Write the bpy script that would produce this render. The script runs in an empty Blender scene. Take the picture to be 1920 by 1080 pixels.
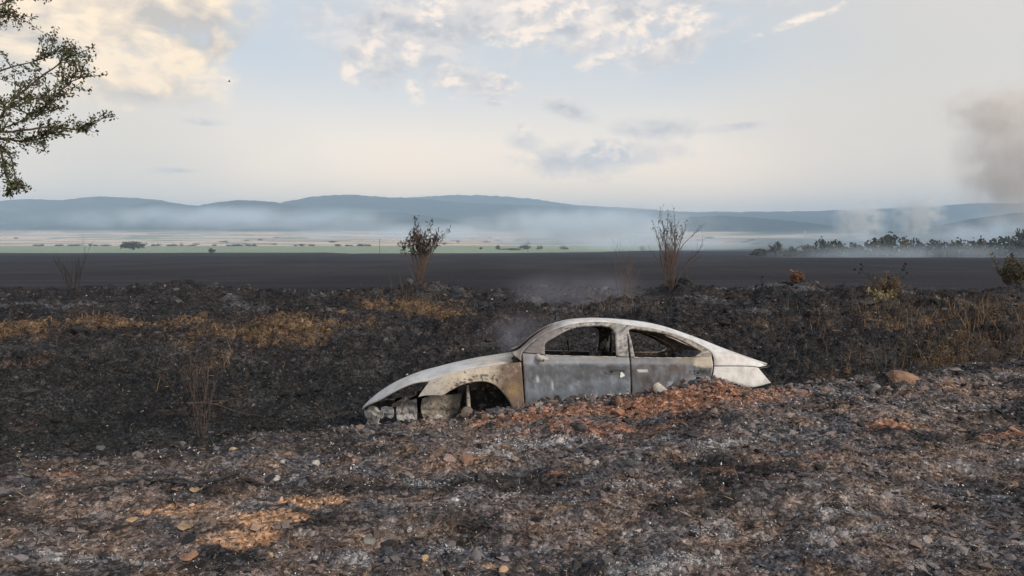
import bpy, bmesh, math, random
import numpy as np
from mathutils import Vector, Matrix

# ------------------------------------------------------------------ camera, sky, sun, exposure
SC = bpy.context.scene
COL = SC.collection
EYE = 1.6
F = 1386.0                                   # focal length in pixels of the 1920 wide photograph
HOR = 445.0                                  # row of the true horizon
TH = math.atan((540 - HOR) / F)
cam_d = bpy.data.cameras.new('camera')
cam_d.sensor_width = 36.0
cam_d.lens = F / 1920 * 36.0
cam_d.clip_start = 0.05
cam_d.clip_end = 30000
cam = bpy.data.objects.new('camera', cam_d)
COL.objects.link(cam)
cam.location = (0, 0, EYE)
cam.rotation_euler = (math.pi / 2 - TH, 0, 0)
SC.camera = cam

SUN_DIR = Vector((0.62, -0.62, 0.47)).normalized()      # towards the sun: behind the camera, to the right
SUN_EL = math.asin(SUN_DIR.z)
SUN_AZ = math.atan2(SUN_DIR.x, SUN_DIR.y)
sun_d = bpy.data.lights.new('sun', 'SUN')
sun_d.energy = 2.2
sun_d.angle = math.radians(10)
sun_d.color = (1.0, 0.90, 0.78)
sun = bpy.data.objects.new('sun', sun_d)
COL.objects.link(sun)
sun.rotation_euler = (-SUN_DIR).to_track_quat('-Z', 'Y').to_euler()
sun.location = (0, 0, 50)

vs = SC.view_settings
vs.view_transform = 'Standard'
vs.look = 'None'
vs.exposure = 0.30
vs.gamma = 1.0
SC.render.engine = 'CYCLES'
cy = SC.cycles
cy.max_bounces = 5
cy.diffuse_bounces = 2
cy.glossy_bounces = 2
cy.transmission_bounces = 2
cy.volume_bounces = 2
cy.transparent_max_bounces = 24
cy.use_denoising = True
cy.caustics_reflective = False
cy.caustics_refractive = False
cy.volume_step_rate = 1.0
cy.volume_max_steps = 256


def ray(px, row):
    x = (px - 960) / F
    y = (540 - row) / F
    return Vector((x, math.cos(TH) + y * math.sin(TH), -math.sin(TH) + y * math.cos(TH)))


def at(px, row, Y):
    d = ray(px, row)
    t = Y / d.y
    return Vector((d.x * t, Y, EYE + d.z * t))


def azel(px, row):
    d = ray(px, row).normalized()
    return math.atan2(d.x, d.y), math.asin(d.z)


# ---- node helpers
class NT:
    def __init__(self, tree):
        self.t = tree
        self.n = tree.nodes
        self.l = tree.links

    def node(self, typ, **kw):
        n = self.n.new(typ)
        for k, v in kw.items():
            setattr(n, k, v)
        return n

    def link(self, a, b):
        self.l.new(a, b)

    def setin(self, sock, v):
        if isinstance(v, bpy.types.NodeSocket):
            self.l.new(v, sock)
        else:
            sock.default_value = v

    def math(self, op, a, b=None, c=None, clamp=False):
        n = self.n.new('ShaderNodeMath')
        n.operation = op
        n.use_clamp = clamp
        self.setin(n.inputs[0], a)
        if b is not None:
            self.setin(n.inputs[1], b)
        if c is not None:
            self.setin(n.inputs[2], c)
        return n.outputs[0]

    def mix(self, f, a, b, blend='MIX'):
        n = self.n.new('ShaderNodeMix')
        n.data_type = 'RGBA'
        n.blend_type = blend
        n.clamp_factor = True
        self.setin(n.inputs[0], f)
        self.setin(n.inputs[6], a if isinstance(a, bpy.types.NodeSocket) else (*a, 1.0))
        self.setin(n.inputs[7], b if isinstance(b, bpy.types.NodeSocket) else (*b, 1.0))
        return n.outputs[2]

    def noise(self, vec, scale, detail=4, rough=0.55, dist=0.0, dim='3D'):
        n = self.n.new('ShaderNodeTexNoise')
        n.noise_dimensions = dim
        if vec is not None:
            self.setin(n.inputs['Vector'], vec)
        n.inputs['Scale'].default_value = scale
        n.inputs['Detail'].default_value = detail
        n.inputs['Roughness'].default_value = rough
        n.inputs['Distortion'].default_value = dist
        return n.outputs['Fac']

    def smooth(self, v, lo, hi, to0=0.0, to1=1.0):
        n = self.n.new('ShaderNodeMapRange')
        n.interpolation_type = 'SMOOTHSTEP'
        self.setin(n.inputs[0], v)
        n.inputs[1].default_value = lo
        n.inputs[2].default_value = hi
        n.inputs[3].default_value = to0
        n.inputs[4].default_value = to1
        return n.outputs[0]

    def vmath(self, op, a, b=None):
        n = self.n.new('ShaderNodeVectorMath')
        n.operation = op
        self.setin(n.inputs[0], a)
        if b is not None:
            self.setin(n.inputs[1], b)
        return n.outputs['Value'] if op in ('LENGTH', 'DOT_PRODUCT') else n.outputs[0]


def build_world():
    w = bpy.data.worlds.new('World')
    SC.world = w
    w.use_nodes = True
    t = NT(w.node_tree)
    t.n.clear()
    out = t.node('ShaderNodeOutputWorld')
    bg = t.node('ShaderNodeBackground')
    t.link(bg.outputs[0], out.inputs[0])
    sky = t.node('ShaderNodeTexSky')
    sky.sky_type = 'NISHITA'
    sky.sun_disc = False
    sky.sun_elevation = SUN_EL
    sky.sun_rotation = SUN_AZ
    sky.air_density = 1.0
    sky.dust_density = 2.0
    sky.ozone_density = 1.0
    tc = t.node('ShaderNodeTexCoord')
    d = tc.outputs['Generated']
    sx = t.node('ShaderNodeSeparateXYZ')
    t.link(d, sx.inputs[0])
    az = t.math('ARCTAN2', sx.outputs[0], sx.outputs[1])
    el = t.math('ARCSINE', sx.outputs[2])
    cx = t.node('ShaderNodeCombineXYZ')
    t.link(az, cx.inputs[0])
    t.link(el, cx.inputs[1])
    ae = cx.outputs[0]
    # stretched direction vector for the noise
    mp = t.node('ShaderNodeMapping')
    t.link(d, mp.inputs['Vector'])
    mp.inputs['Scale'].default_value = (1.0, 1.0, 1.7)
    wn = t.node('ShaderNodeTexNoise')
    t.link(mp.outputs[0], wn.inputs['Vector'])
    wn.inputs['Scale'].default_value = 11.0
    wn.inputs['Detail'].default_value = 2.0
    warp = t.node('ShaderNodeVectorMath', operation='MULTIPLY_ADD')
    t.link(wn.outputs['Color'], warp.inputs[0])
    warp.inputs[1].default_value = (0.05, 0.05, 0.05)
    t.link(mp.outputs[0], warp.inputs[2])
    dv = warp.outputs[0]
    # a hazy smoky veil over the blue: thickens to the horizon, all round
    veil = t.smooth(el, 0.0, 0.62, 1.0, 0.0)
    veil = t.math('POWER', veil, 1.15)
    skyc = t.mix(1.0, sky.outputs[0], (0.085, 0.088, 0.098), 'MULTIPLY')
    base = t.mix(t.math('MULTIPLY_ADD', veil, 0.52, 0.36), skyc, (0.56, 0.625, 0.69))
    warm = t.smooth(el, 0.03, 0.24, 1.0, 0.0)
    base = t.mix(t.math('MULTIPLY', warm, 0.95), base, (1.52, 1.12, 0.72))
    # broad smoke veil, brownish, uneven
    sm = t.noise(dv, 1.5, 2, 0.5)
    smf = t.smooth(sm, 0.42, 0.72)
    base = t.mix(t.math('MULTIPLY', smf, 0.40), base, (0.78, 0.72, 0.64))

    def blobs(lst):
        acc = None
        for (px, row, rx, ry, rot, hh) in lst:
            a0, e0 = azel(px, row)
            m = t.node('ShaderNodeMapping')
            m.vector_type = 'TEXTURE'
            t.link(ae, m.inputs['Vector'])
            m.inputs['Location'].default_value = (a0, e0, 0)
            m.inputs['Rotation'].default_value = (0, 0, math.radians(rot))
            m.inputs['Scale'].default_value = (rx / F, ry / F, 1)
            v = t.math('SUBTRACT', hh, t.math('MULTIPLY', t.vmath('LENGTH', m.outputs[0]), hh))
            acc = v if acc is None else t.math('SMOOTH_MAX', acc, v, 0.15)
        return acc

    def layer(col, mask, nsc, amp, lo, hi, lit, shade, opac, sdir, contrast, det=5, rough=0.58, dist=0.6, bias=0.60):
        n1 = t.noise(dv, nsc, det, rough)
        off = t.vmath('ADD', dv, sdir)
        n2 = t.noise(off, nsc, 3, 0.55)
        n3 = n1
        f = t.smooth(t.math('MULTIPLY_ADD', t.math('SUBTRACT', n1, 0.5), amp, mask), lo, hi)
        lf = t.math('MULTIPLY_ADD', t.math('SUBTRACT', n3, n2), contrast, bias, clamp=True)
        c = t.mix(lf, shade, lit)
        return t.mix(t.math('MULTIPLY', f, opac), col, c)

    # smoke drifting over the right of the view and under the big cloud
    veil_r = blobs([(1930, 120, 620, 420, 0, 1.0), (130, 240, 430, 190, 0, 1.0)])
    base = t.mix(t.math('MULTIPLY', t.smooth(t.math('MULTIPLY_ADD', t.math('SUBTRACT', t.noise(dv, 4.0, 4, 0.5), 0.5), 0.7, veil_r), 0.0, 0.9), 0.72),
                 base, (0.68, 0.60, 0.51))
    # scattered thin cloud everywhere
    gen = t.noise(dv, 2.2, 2, 0.5)
    genm = t.smooth(gen, 0.50, 0.72, -0.75, 0.30)
    base = layer(base, genm, 9.0, 1.6, 0.05, 0.8, (0.84, 0.76, 0.69), (0.50, 0.51, 0.55), 0.45, (0.02, 0.0, 0.03), 3.5)
    # grey thin clouds, centre right
    grey = blobs([(1070, 25, 380, 85, 0, 1.15), (760, 55, 230, 85, 0, 1.05), (1070, 208, 62, 26, -20, .9), (1215, 242, 90, 30, -4, 1.0), (1120, 295, 190, 40, 4, .85),
                  (1375, 238, 70, 10, 5, .9), (340, 320, 60, 8, 0, .7), (700, 108, 90, 60, 0, .8), (870, 150, 120, 40, -10, .7), (980, 265, 45, 28, 0, .7), (1240, 90, 150, 45, 12, .9), (380, 228, 40, 8, 0, .8)])
    base = layer(base, grey, 17.0, 1.9, 0.02, 0.70, (0.76, 0.68, 0.63), (0.43, 0.43, 0.46), 0.85, (0.012, 0.0, 0.02), 3.5, rough=0.62)
    # bright lit cumulus heads
    head = blobs([(660, 132, 34, 34, 0, .95), (775, 165, 26, 36, 20, .95), (770, 98, 30, 34, 0, .85), (850, 150, 60, 40, 0, .7), (940, 160, 50, 26, -12, .95), (930, 192, 34, 16, 0, .9),
                  (700, 95, 40, 50, 0, .75), (980, 62, 95, 30, 6, .9), (1010, 10, 90, 40, 0, 1.0), (1090, 20, 110, 40, 8, .95), (1200, 45, 160, 30, 14, .75), (1150, 105, 110, 26, 10, .6), (1290, 40, 45, 45, 30, .95),
                  (978, 243, 16, 26, 0, .85), (1135, 285, 95, 36, 0, 1.0), (1480, 45, 130, 10, 14, .75), (1200, 95, 90, 12, 20, .8), (418, 152, 36, 18, 0, .7), (820, 20, 60, 50, 0, .7)])
    base = layer(base, head, 30.0, 1.7, 0.08, 0.72, (0.98, 0.82, 0.69), (0.58, 0.56, 0.57), 0.88, (-0.008, 0.0, 0.014), 5.0, det=6, rough=0.62)
    # the big cream cloud top left
    big = blobs([(200, 30, 250, 150, -8, 1.25), (330, 95, 105, 62, 0, 1.1), (400, 90, 60, 45, 25, .9), (235, 150, 150, 62, 0, .9), (60, 60, 190, 130, 0, 1.0)])
    base = layer(base, big, 11.0, 1.8, 0.0, 0.75, (1.02, 0.80, 0.56), (0.52, 0.46, 0.41), 0.95, (0.014, 0.0, 0.024), 4.4, det=6, rough=0.62, bias=.60, dist=0.9)
    t.link(base, bg.inputs[0])
    bg.inputs[1].default_value = 1.0
    w.cycles.sampling_method = 'MANUAL'
    w.cycles.sample_map_resolution = 256


build_world()

# ------------------------------------------------------------------ helpers: noise, meshes, materials
RNG = np.random.default_rng(7)


def _h(ix, iy, seed):
    h = (ix.astype(np.int64) * 374761393 + iy.astype(np.int64) * 668265263 + seed * 1442695041) & 0xFFFFFFFF
    h = ((h ^ (h >> 13)) * 1274126177) & 0xFFFFFFFF
    h = ((h ^ (h >> 16)) * 2246822519) & 0xFFFFFFFF
    return (h ^ (h >> 15)) & 0xFFFFFFFF


def perlin(x, y, seed=0):
    xi = np.floor(x)
    yi = np.floor(y)
    xf = x - xi
    yf = y - yi
    u = xf * xf * xf * (xf * (xf * 6 - 15) + 10)
    v = yf * yf * yf * (yf * (yf * 6 - 15) + 10)

    def g(dx, dy):
        a = _h(xi + dx, yi + dy, seed) / 4294967296.0 * 2 * np.pi
        return np.cos(a) * (xf - dx) + np.sin(a) * (yf - dy)
    n0 = g(0, 0) * (1 - u) + g(1, 0) * u
    n1 = g(0, 1) * (1 - u) + g(1, 1) * u
    return (n0 * (1 - v) + n1 * v) * 1.5


def fbm(x, y, oct=4, seed=0, gain=0.5, billow=False):
    s = 0
    a = 1.0
    f = 1.0
    tot = 0
    for o in range(oct):
        n = perlin(x * f, y * f, seed + o * 17)
        if billow:
            n = np.abs(n) * 2 - 0.6
        s = s + a * n
        tot += a
        a *= gain
        f *= 2.03
    return s / tot


def sstep(v, a, b):
    t = np.clip((v - a) / (b - a), 0, 1)
    return t * t * (3 - 2 * t)


def mesh_np(name, V, faces, mat, parent=None, cols=None, smooth=False, uniform=None):
    """V (n,3); faces: (m,k) int array or list of such arrays"""
    me = bpy.data.meshes.new(name)
    V = np.asarray(V, dtype=np.float32)
    if not isinstance(faces, list):
        faces = [faces]
    faces = [np.asarray(f, dtype=np.int32) for f in faces if len(f)]
    nl = sum(f.size for f in faces)
    nf = sum(len(f) for f in faces)
    me.vertices.add(len(V))
    me.vertices.foreach_set('co', V.ravel())
    me.loops.add(nl)
    me.loops.foreach_set('vertex_index', np.concatenate([f.ravel() for f in faces]))
    me.polygons.add(nf)
    sizes = np.concatenate([np.full(len(f), f.shape[1], dtype=np.int32) for f in faces])
    starts = np.concatenate([[0], np.cumsum(sizes)[:-1]]).astype(np.int32)
    me.polygons.foreach_set('loop_start', starts)
    me.polygons.foreach_set('use_smooth', np.full(nf, bool(smooth)))
    me.update(calc_edges=True)
    if cols is not None:
        ca = me.color_attributes.new('Col', 'FLOAT_COLOR', 'POINT')
        c4 = np.ones((len(V), 4), dtype=np.float32)
        c4[:, :3] = cols
        ca.data.foreach_set('color', c4.ravel())
    if mat is not None:
        me.materials.append(mat)
    ob = bpy.data.objects.new(name, me)
    COL.objects.link(ob)
    if parent is not None:
        ob.parent = parent
    return ob


def tag(o, label=None, cat=None, group=None, kind=None):
    if label:
        o['label'] = label
    if cat:
        o['category'] = cat
    if group:
        o['group'] = group
    if kind:
        o['kind'] = kind
    return o


def empty(name, loc=(0, 0, 0), rz=0.0):
    o = bpy.data.objects.new(name, None)
    o.empty_display_size = 0.2
    COL.objects.link(o)
    o.location = loc
    o.rotation_euler = (0, 0, rz)
    return o


def copy_tree(o, parent=None):
    c = o.copy()
    COL.objects.link(c)
    c.parent = parent
    for ch in list(o.children):
        copy_tree(ch, c)
    return c


def principled(name):
    m = bpy.data.materials.new(name)
    m.use_nodes = True
    t = NT(m.node_tree)
    b = t.n['Principled BSDF']
    return m, t, b


def mat_attr(name, rough=0.95, nscale=30.0, var=0.5, bump=0.0, bscale=80.0, spec=0.2, bdist=0.01, tint=None):
    """vertex colour times fine procedural grain"""
    m, t, b = principled(name)
    a = t.node('ShaderNodeVertexColor', layer_name='Col')
    tc = t.node('ShaderNodeTexCoord')
    n = t.noise(tc.outputs['Object'], nscale, 5, 0.65)
    f = t.math('MULTIPLY_ADD', n, 2 * var, 1.0 - var)
    cc = t.node('ShaderNodeCombineXYZ')
    for i in range(3):
        t.link(f, cc.inputs[i])
    c = t.mix(1.0, a.outputs[0], cc.outputs[0], 'MULTIPLY')
    t.link(c, b.inputs['Base Color'])
    b.inputs['Roughness'].default_value = rough
    b.inputs['Specular IOR Level'].default_value = spec
    if bump:
        bp = t.node('ShaderNodeBump')
        bp.inputs['Strength'].default_value = bump
        bp.inputs['Distance'].default_value = bdist
        t.link(t.noise(tc.outputs['Object'], bscale, 6, 0.7), bp.inputs['Height'])
        t.link(bp.outputs[0], b.inputs['Normal'])
    return m


def mat_noise(name, c1, c2, scale=8.0, rough=0.9, spec=0.2, lo=0.35, hi=0.65, bump=0.0, bscale=40, bdist=0.01, c3=None, s3=60, detail=5):
    m, t, b = principled(name)
    tc = t.node('ShaderNodeTexCoord')
    o = tc.outputs['Object']
    c = t.mix(t.smooth(t.noise(o, scale, detail, 0.6), lo, hi), c1, c2)
    if c3 is not None:
        c = t.mix(t.smooth(t.noise(o, s3, 4, 0.6), 0.56, 0.66), c, c3)
    t.link(c, b.inputs['Base Color'])
    b.inputs['Roughness'].default_value = rough
    b.inputs['Specular IOR Level'].default_value = spec
    if bump:
        bp = t.node('ShaderNodeBump')
        bp.inputs['Strength'].default_value = bump
        bp.inputs['Distance'].default_value = bdist
        t.link(t.noise(o, bscale, 6, 0.7), bp.inputs['Height'])
        t.link(bp.outputs[0], b.inputs['Normal'])
    return m


# ------------------------------------------------------------------ terrain
# (pixel, row, distance) of the near bank's edge
CREST = [(-900, 930, 4.4), (-400, 900, 4.7), (0, 874, 5.2), (250, 852, 5.5), (490, 815, 6.0), (600, 806, 6.25), (680, 802, 6.4), (784, 794, 6.55), (857, 782, 6.65), (917, 774, 6.72),
         (962, 770, 6.78), (986, 766, 6.8), (1060, 756, 6.85), (1150, 749, 6.9), (1240, 736, 6.95), (1300, 724, 7.0), (1340, 718, 7.03), (1400, 725, 7.1), (1450, 728, 7.2), (1560, 722, 7.5), (1650, 707, 7.8),
         (1780, 691, 8.0), (1920, 677, 8.2), (2400, 650, 8.7), (3200, 640, 9.2)]
_c = [at(*c) for c in CREST]
CX = np.array([p.x for p in _c])
CY = np.array([p.y for p in _c])
CZ = np.array([p.z for p in _c])
_far = [(14.2, 600), (16, 583), (18, 568), (20.5, 549), (22, 546.5), (25, 547), (30, 543), (60, 517), (150, 493), (300, 481), (620, 473), (900, 467.5), (1500, 458.5), (2200, 449), (3200, 431), (4000, 428)]
FY = np.log(np.array([p[0] for p in _far]))
FZ = np.array([at(960, r, y).z for y, r in _far])
MOUNDS = [(280, 548, 20, 1.6, 0.20), (560, 556, 18.5, 1.4, .12), (430, 565, 19, 1.0, .15), (60, 575, 18, 1.5, .1), (760, 560, 19.5, 1.3, .14), (930, 560, 19, 1.2, .10), (1070, 556, 19, 1.0, .16), (1290, 560, 18.5, .9, .24), (1400, 556, 19, 1.4, .16),
          (1480, 553, 20, .9, .12), (1530, 556, 19.5, .9, .10), (1640, 590, 15.5, 1.0, .14), (1830, 560, 18, 1.8, .08), (650, 580, 17, .8, .12), (1180, 575, 17, .8, .12)]


NEAR_MOUNDS = [(-.62, 5.55, .42, .30, .11), (-2.0, 4.6, .5, .3, .05), (1.6, 5.6, .6, .35, .05), (.6, 6.1, .5, .25, .06), (3.0, 6.2, .8, .4, .07), (-.2, 4.2, .4, .25, .045), (1.4, 4.3, .45, .25, .05), (2.4, 4.9, .5, .3, .05), (-1.3, 4.0, .4, .2, .04)]


def ground_z(X, Y, detail=False):
    X = np.asarray(X, dtype=np.float64)
    Y = np.asarray(Y, dtype=np.float64)
    out = np.empty_like(X)
    nr = Y < 45
    if nr.any():
        out[nr] = ground_near(X[nr], Y[nr], detail)
    fr = ~nr
    if fr.any():
        x, y = X[fr], Y[fr]
        z = np.interp(np.log(y), FY, FZ)
        if detail:
            z = z + sstep(y, 30, 60) * (1 - sstep(y, 900, 1500)) * 0.12 * fbm(x * 0.15, y * 0.15, 3, 71)
        out[fr] = z
    return out


def ground_near(X, Y, detail=False):
    yc = np.interp(X, CX, CY) + 0.10 * fbm(X * 1.3, X * 0 + 3.3, 3, 91)
    zc = np.interp(X, CX, CZ)
    t = np.clip(Y / yc, 0, 1)
    near = zc * t ** 1.3
    for (mx, my, w, wy, h) in NEAR_MOUNDS:
        near = near + h * np.exp(-((X - mx) / w) ** 2 - ((Y - my) / wy) ** 2)
    # ditch
    dY = Y - yc
    zb = -0.78 + 0.10 * fbm(X * 0.25, Y * 0.25, 2, 5)
    drop = zc + (zb - zc) * sstep(dY, -0.12, 1.75)
    # back slope of the ditch
    y0 = np.interp(X, [-8, -2, 3, 8], [8.2, 9.6, 10.2, 10.4])
    y1 = np.interp(X, [-12, -3, 0, 6, 10], [13.6, 13.4, 14.0, 14.4, 13.0])
    s = np.clip((Y - y0) / (y1 - y0), 0, 1)
    fz = np.interp(np.log(np.maximum(Y, 1.0)), FY, FZ)
    back = zb + (fz - zb) * (0.35 * s + 0.65 * s * s * (3 - 2 * s))
    z = np.where(Y < yc, near, np.where(Y < y0, drop, np.maximum(drop * (Y < y1) + back * (Y >= y1), back)))
    # mounds of the spoil ridge
    for (px, r, yy, w, h) in MOUNDS:
        p = at(px, r, yy)
        z = z + 1.45 * h * np.exp(-((X - p.x) / w) ** 2 - ((Y - yy) / 1.0) ** 2)
    rough_far = sstep(Y, 8.0, 12.0) * (1 - sstep(Y, 21.5, 25))
    z = z + rough_far * (0.26 * fbm(X * 0.6, Y * 0.8, 4, 21, billow=True) + 0.15 * fbm(X * 1.7, Y * 2.0, 3, 23))
    if detail:
        nearf = 1 - sstep(Y, 22, 40)
        z = z + nearf * (0.085 * fbm(X * 1.5, Y * 1.5, 3, 31) + 0.044 * fbm(X * 4.2, Y * 4.2, 3, 41, billow=True) * np.clip(Y / 7, .5, 2)
                         + 0.026 * fbm(X * 13, Y * 13, 3, 51, billow=True) * np.clip(Y / 7, .6, 1.8))
        z = z + (1 - sstep(Y, 9, 13)) * 0.009 * fbm(X * 45, Y * 45, 2, 61, billow=True)
        z = z + sstep(Y, 30, 60) * (1 - sstep(Y, 900, 1500)) * 0.12 * fbm(X * 0.15, Y * 0.15, 3, 71)
    return z


_GYs = np.exp(np.linspace(math.log(2.4), math.log(2500), 6000))


def on_ground(px, row):
    d = ray(px, row)
    X = d.x / d.y * _GYs
    Z = EYE + d.z / d.y * _GYs
    g = ground_z(X, _GYs)
    i = int(np.argmax(Z < g)) if np.any(Z < g) else len(_GYs) - 1
    return Vector((X[i], _GYs[i], g[i]))


def gz(x, y):
    return float(ground_z(np.array([x]), np.array([y]), True)[0])


# ---- zones of colour on the ground (soil, red earth, tan patches, ash), each its own shape
CHAR = np.array((0.030, 0.029, 0.031))
BROWN = np.array((0.072, 0.050, 0.038))
GREY = np.array((0.105, 0.096, 0.092))
RED = np.array((0.35, 0.172, 0.105))
TAN = np.array((0.48, 0.28, 0.165))
ASH = np.array((0.42, 0.41, 0.41))
STRAWC = np.array((0.22, 0.14, 0.08))


def zones(lst):
    out = []
    for (px, row, wx, wy, a) in lst:
        p = on_ground(px, row)
        out.append((p.x, p.y, wx, wy, a))
    return out


Z_RED = zones([(1060, 775, .8, .35, 1.0), (1250, 760, .8, .4, 1.1), (1370, 735, .6, .35, 1.1), (1130, 800, .9, .3, .7), (1480, 735, .4, .3, .7), (1680, 800, .5, .15, .7), (1530, 850, .35, .12, .5), (1370, 885, .3, .12, .6), (1050, 890, .25, .1, .6), (870, 870, .3, .1, .5),
               (60, 895, .7, .12, .55), (20, 960, .5, .12, .35), (1900, 815, .3, .1, .8), (1240, 920, .2, .08, .5), (350, 1040, .12, .06, .6), (1150, 840, .5, .1, .5), (1700, 735, .4, .2, .5)])
Z_TAN = zones([(590, 945, .28, .13, 1.3), (500, 975, .26, .15, 1.3), (450, 1005, .25, .10, 1.1), (320, 955, .30, .10, 1.1), (545, 1015, .15, .06, .6), (910, 1060, .12, .06, .8), (1120, 1060, .06, .05, .6), (430, 1075, .3, .05, .4), (1720, 800, .25, .08, .5), (1190, 980, .1, .04, .3)])
Z_ASH = zones([(1000, 830, .6, .12, 1.0), (930, 850, .3, .12, .9), (800, 905, .3, .1, .9), (700, 890, .25, .08, .6), (1340, 830, .6, .14, .8), (1190, 905, .3, .08, .8), (1090, 945, .15, .06, .7), (1250, 1060, .35, .12, 1.0), (1330, 990, .2, .1, .9), (1600, 1000, .35, .12, .8), (1560, 960, .2, .08, .7), (830, 1030, .25, .06, .9),
               (640, 1040, .3, .1, .8), (170, 1040, .5, .08, .7), (620, 880, .3, .06, .6), (1480, 800, .5, .15, .6), (1760, 870, .5, .1, .5), (1840, 930, .3, .08, .6), (1050, 1060, .25, .05, .6), (560, 890, .3, .05, .4), (1400, 960, .2, .08, .6), (320, 1000, .3, .04, .4), (1800, 1060, .3, .08, .6)])
Z_STR = zones([(760, 578, 1.3, 1.2, 1.2), (840, 592, 1.3, .6, .7), (220, 598, 3.5, .6, .85), (530, 606, 2.0, .9, .95), (30, 615, 1.5, .8, .9), (60, 680, 1.0, .8, .3), (360, 650, 1.2, .6, .35), (960, 600, .8, .5, .6), (1380, 598, 1.6, .5, .45), (1430, 610, 1.2, .4, .4), (1780, 600, 2.2, 1.6, .5), (1620, 600, 1.0, .6, .4), (1770, 665, .8, .8, .55), (1560, 710, .9, .4, .4), (1900, 580, 1.5, 1.0, .5), (1050, 575, 1.5, 1.0, .35), (1700, 600, 1.5, 1.0, .4)])


def zmask(X, Y, zs, warp=0.18, seed=0, thr=True):
    m = np.zeros_like(X)
    for (x, y, wx, wy, a) in zs:
        m = np.maximum(m, a * np.exp(-((X - x) / wx) ** 2 - ((Y - y) / wy) ** 2))
    return m


def ground_masks(X, Y):
    k = np.clip(6.0 / np.maximum(Y, 1), 0.25, 1.6)
    n1 = fbm(X * 2.2, Y * 2.2, 4, 101)
    n2 = fbm(X * 7.0, Y * 7.0, 4, 111)
    n3 = fbm(X * 0.8, Y * 0.8, 3, 121)
    red = sstep(zmask(X, Y, Z_RED) + 0.55 * n2 + 0.35 * n1, 0.32, 0.85)
    tan = sstep(zmask(X, Y, Z_TAN) + 0.45 * n2 + 0.15 * n1, 0.35, 0.80)
    ash = sstep(zmask(X, Y, Z_ASH) + 0.9 * n2 + 0.3 * n1, 0.35, 0.95)
    strw = sstep(zmask(X, Y, Z_STR) + 0.65 * fbm(X * 1.6, Y * 1.6, 4, 131), 0.25, 0.9)
    brown = sstep(0.7 * n1 + 0.55 * n3 + 0.25 * n2 + 0.10, -0.15, 0.55)
    return red, tan, ash, strw, brown, n2


def lerp(a, b, f):
    return a * (1 - f[:, None]) + b * f[:, None]


FIELD = np.array((0.027, 0.023, 0.026))


def ground_col(X, Y):
    out = np.empty((len(X), 3))
    nr = Y < 28
    out[nr] = col_near(X[nr], Y[nr])
    out[~nr] = col_far(X[~nr], Y[~nr])
    return np.clip(out, 0.006, 0.9)


def col_near(X, Y):
    n = len(X)
    red, tan, ash, strw, brown, n2 = ground_masks(X, Y)
    c = np.tile(CHAR, (n, 1))
    far = sstep(Y, 7.0, 9.0)
    c = lerp(c, BROWN, brown * (0.9 - .55 * far))
    c = lerp(c, GREY, sstep(n2 + 0.5 * fbm(X * 1.1, Y * 1.1, 2, 141), 0.05, 0.6) * (0.7 - 0.35 * far))
    # the ditch floor coloured near black; the near bank paler, brown and grey
    lf = 1 - sstep(X, -1.6, -.6)
    dcr = Y - np.interp(X, CX, CY) + .35 * fbm(X * 2.3, Y * 2.9, 3, 203) * (1 + lf)
    bank = 1 - sstep(dcr, -0.15 - .75 * lf, 0.45)
    c = c * (1 + 2.1 * bank)[:, None] + np.array((.014, .010, .008)) * bank[:, None]
    n5 = fbm(X * 3.1 + 7, Y * 4.4, 4, 147)
    c = lerp(c, np.array((.225, .152, .108)), bank * sstep(n5, -0.1, .45) * .8)
    c = lerp(c, np.array((.24, .222, .215)), bank * sstep(-n5 + .5 * n2, 0.2, .7) * .55)
    c = lerp(c, np.array((.026, .024, .024)), bank * sstep(fbm(X * 1.1 + 3, Y * 1.8, 4, 149) + .3 * n2, .04, .30) * .85)
    ditch = sstep(Y - np.interp(X, CX, CY), .2, .9) * (1 - sstep(Y, 10.5, 13))
    c = lerp(c, np.array((.026, .028, .026)), ditch * .6)
    # far slope and ridge: soot-black and ash-grey patches, contrast painted for relief, brown bands
    q1 = fbm(X * .55 + 9, Y * .8, 4, 191)
    q2 = fbm(X * 1.4 + 2, Y * 1.9, 3, 193)
    c = lerp(c, np.array((.115, .112, .116)), far * sstep(q1 + .5 * q2, .05, .5) * (.25 + .55 * sstep(Y, 13.5, 17)))
    c = lerp(c, np.array((.016, .016, .019)), far * sstep(-q1 + .6 * q2, .08, .5) * .85)
    c = lerp(c, np.array((.085, .062, .048)), far * sstep(q2 - .3 * q1, .15, .55) * .45)
    c = lerp(c, STRAWC * .8, strw * far * .75 * sstep(fbm(X * 5, Y * 5, 3, 137), -.5, .15))
    c = lerp(c, RED, red * (1 - sstep(Y, 9, 10)) * 0.85)
    c = lerp(c, TAN, tan * (1 - sstep(Y, 9, 10)) * 0.95)
    c = lerp(c, ASH, ash * (1 - sstep(Y, 9, 10)) * 0.46)
    c = lerp(c, STRAWC * 0.75, strw * far * 0.8 * sstep(fbm(X * 5, Y * 5, 3, 137), -.35, .25))
    # burnt field
    fld = sstep(Y, 22.5, 27)
    return c * (1 - fld[:, None]) + field_col(X, Y) * fld[:, None]


def field_col(X, Y):
    fn = fbm(X * 0.06, Y * 0.02, 4, 151)
    return FIELD[None, :] * (1 + 0.8 * fn[:, None]) * (1 + 0.5 * fbm(X * 0.03, Y * 0.22, 3, 153)[:, None]) * (1 + 0.5 * fbm(X * 0.012 + 3, Y * 0.004, 3, 155)[:, None])


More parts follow.
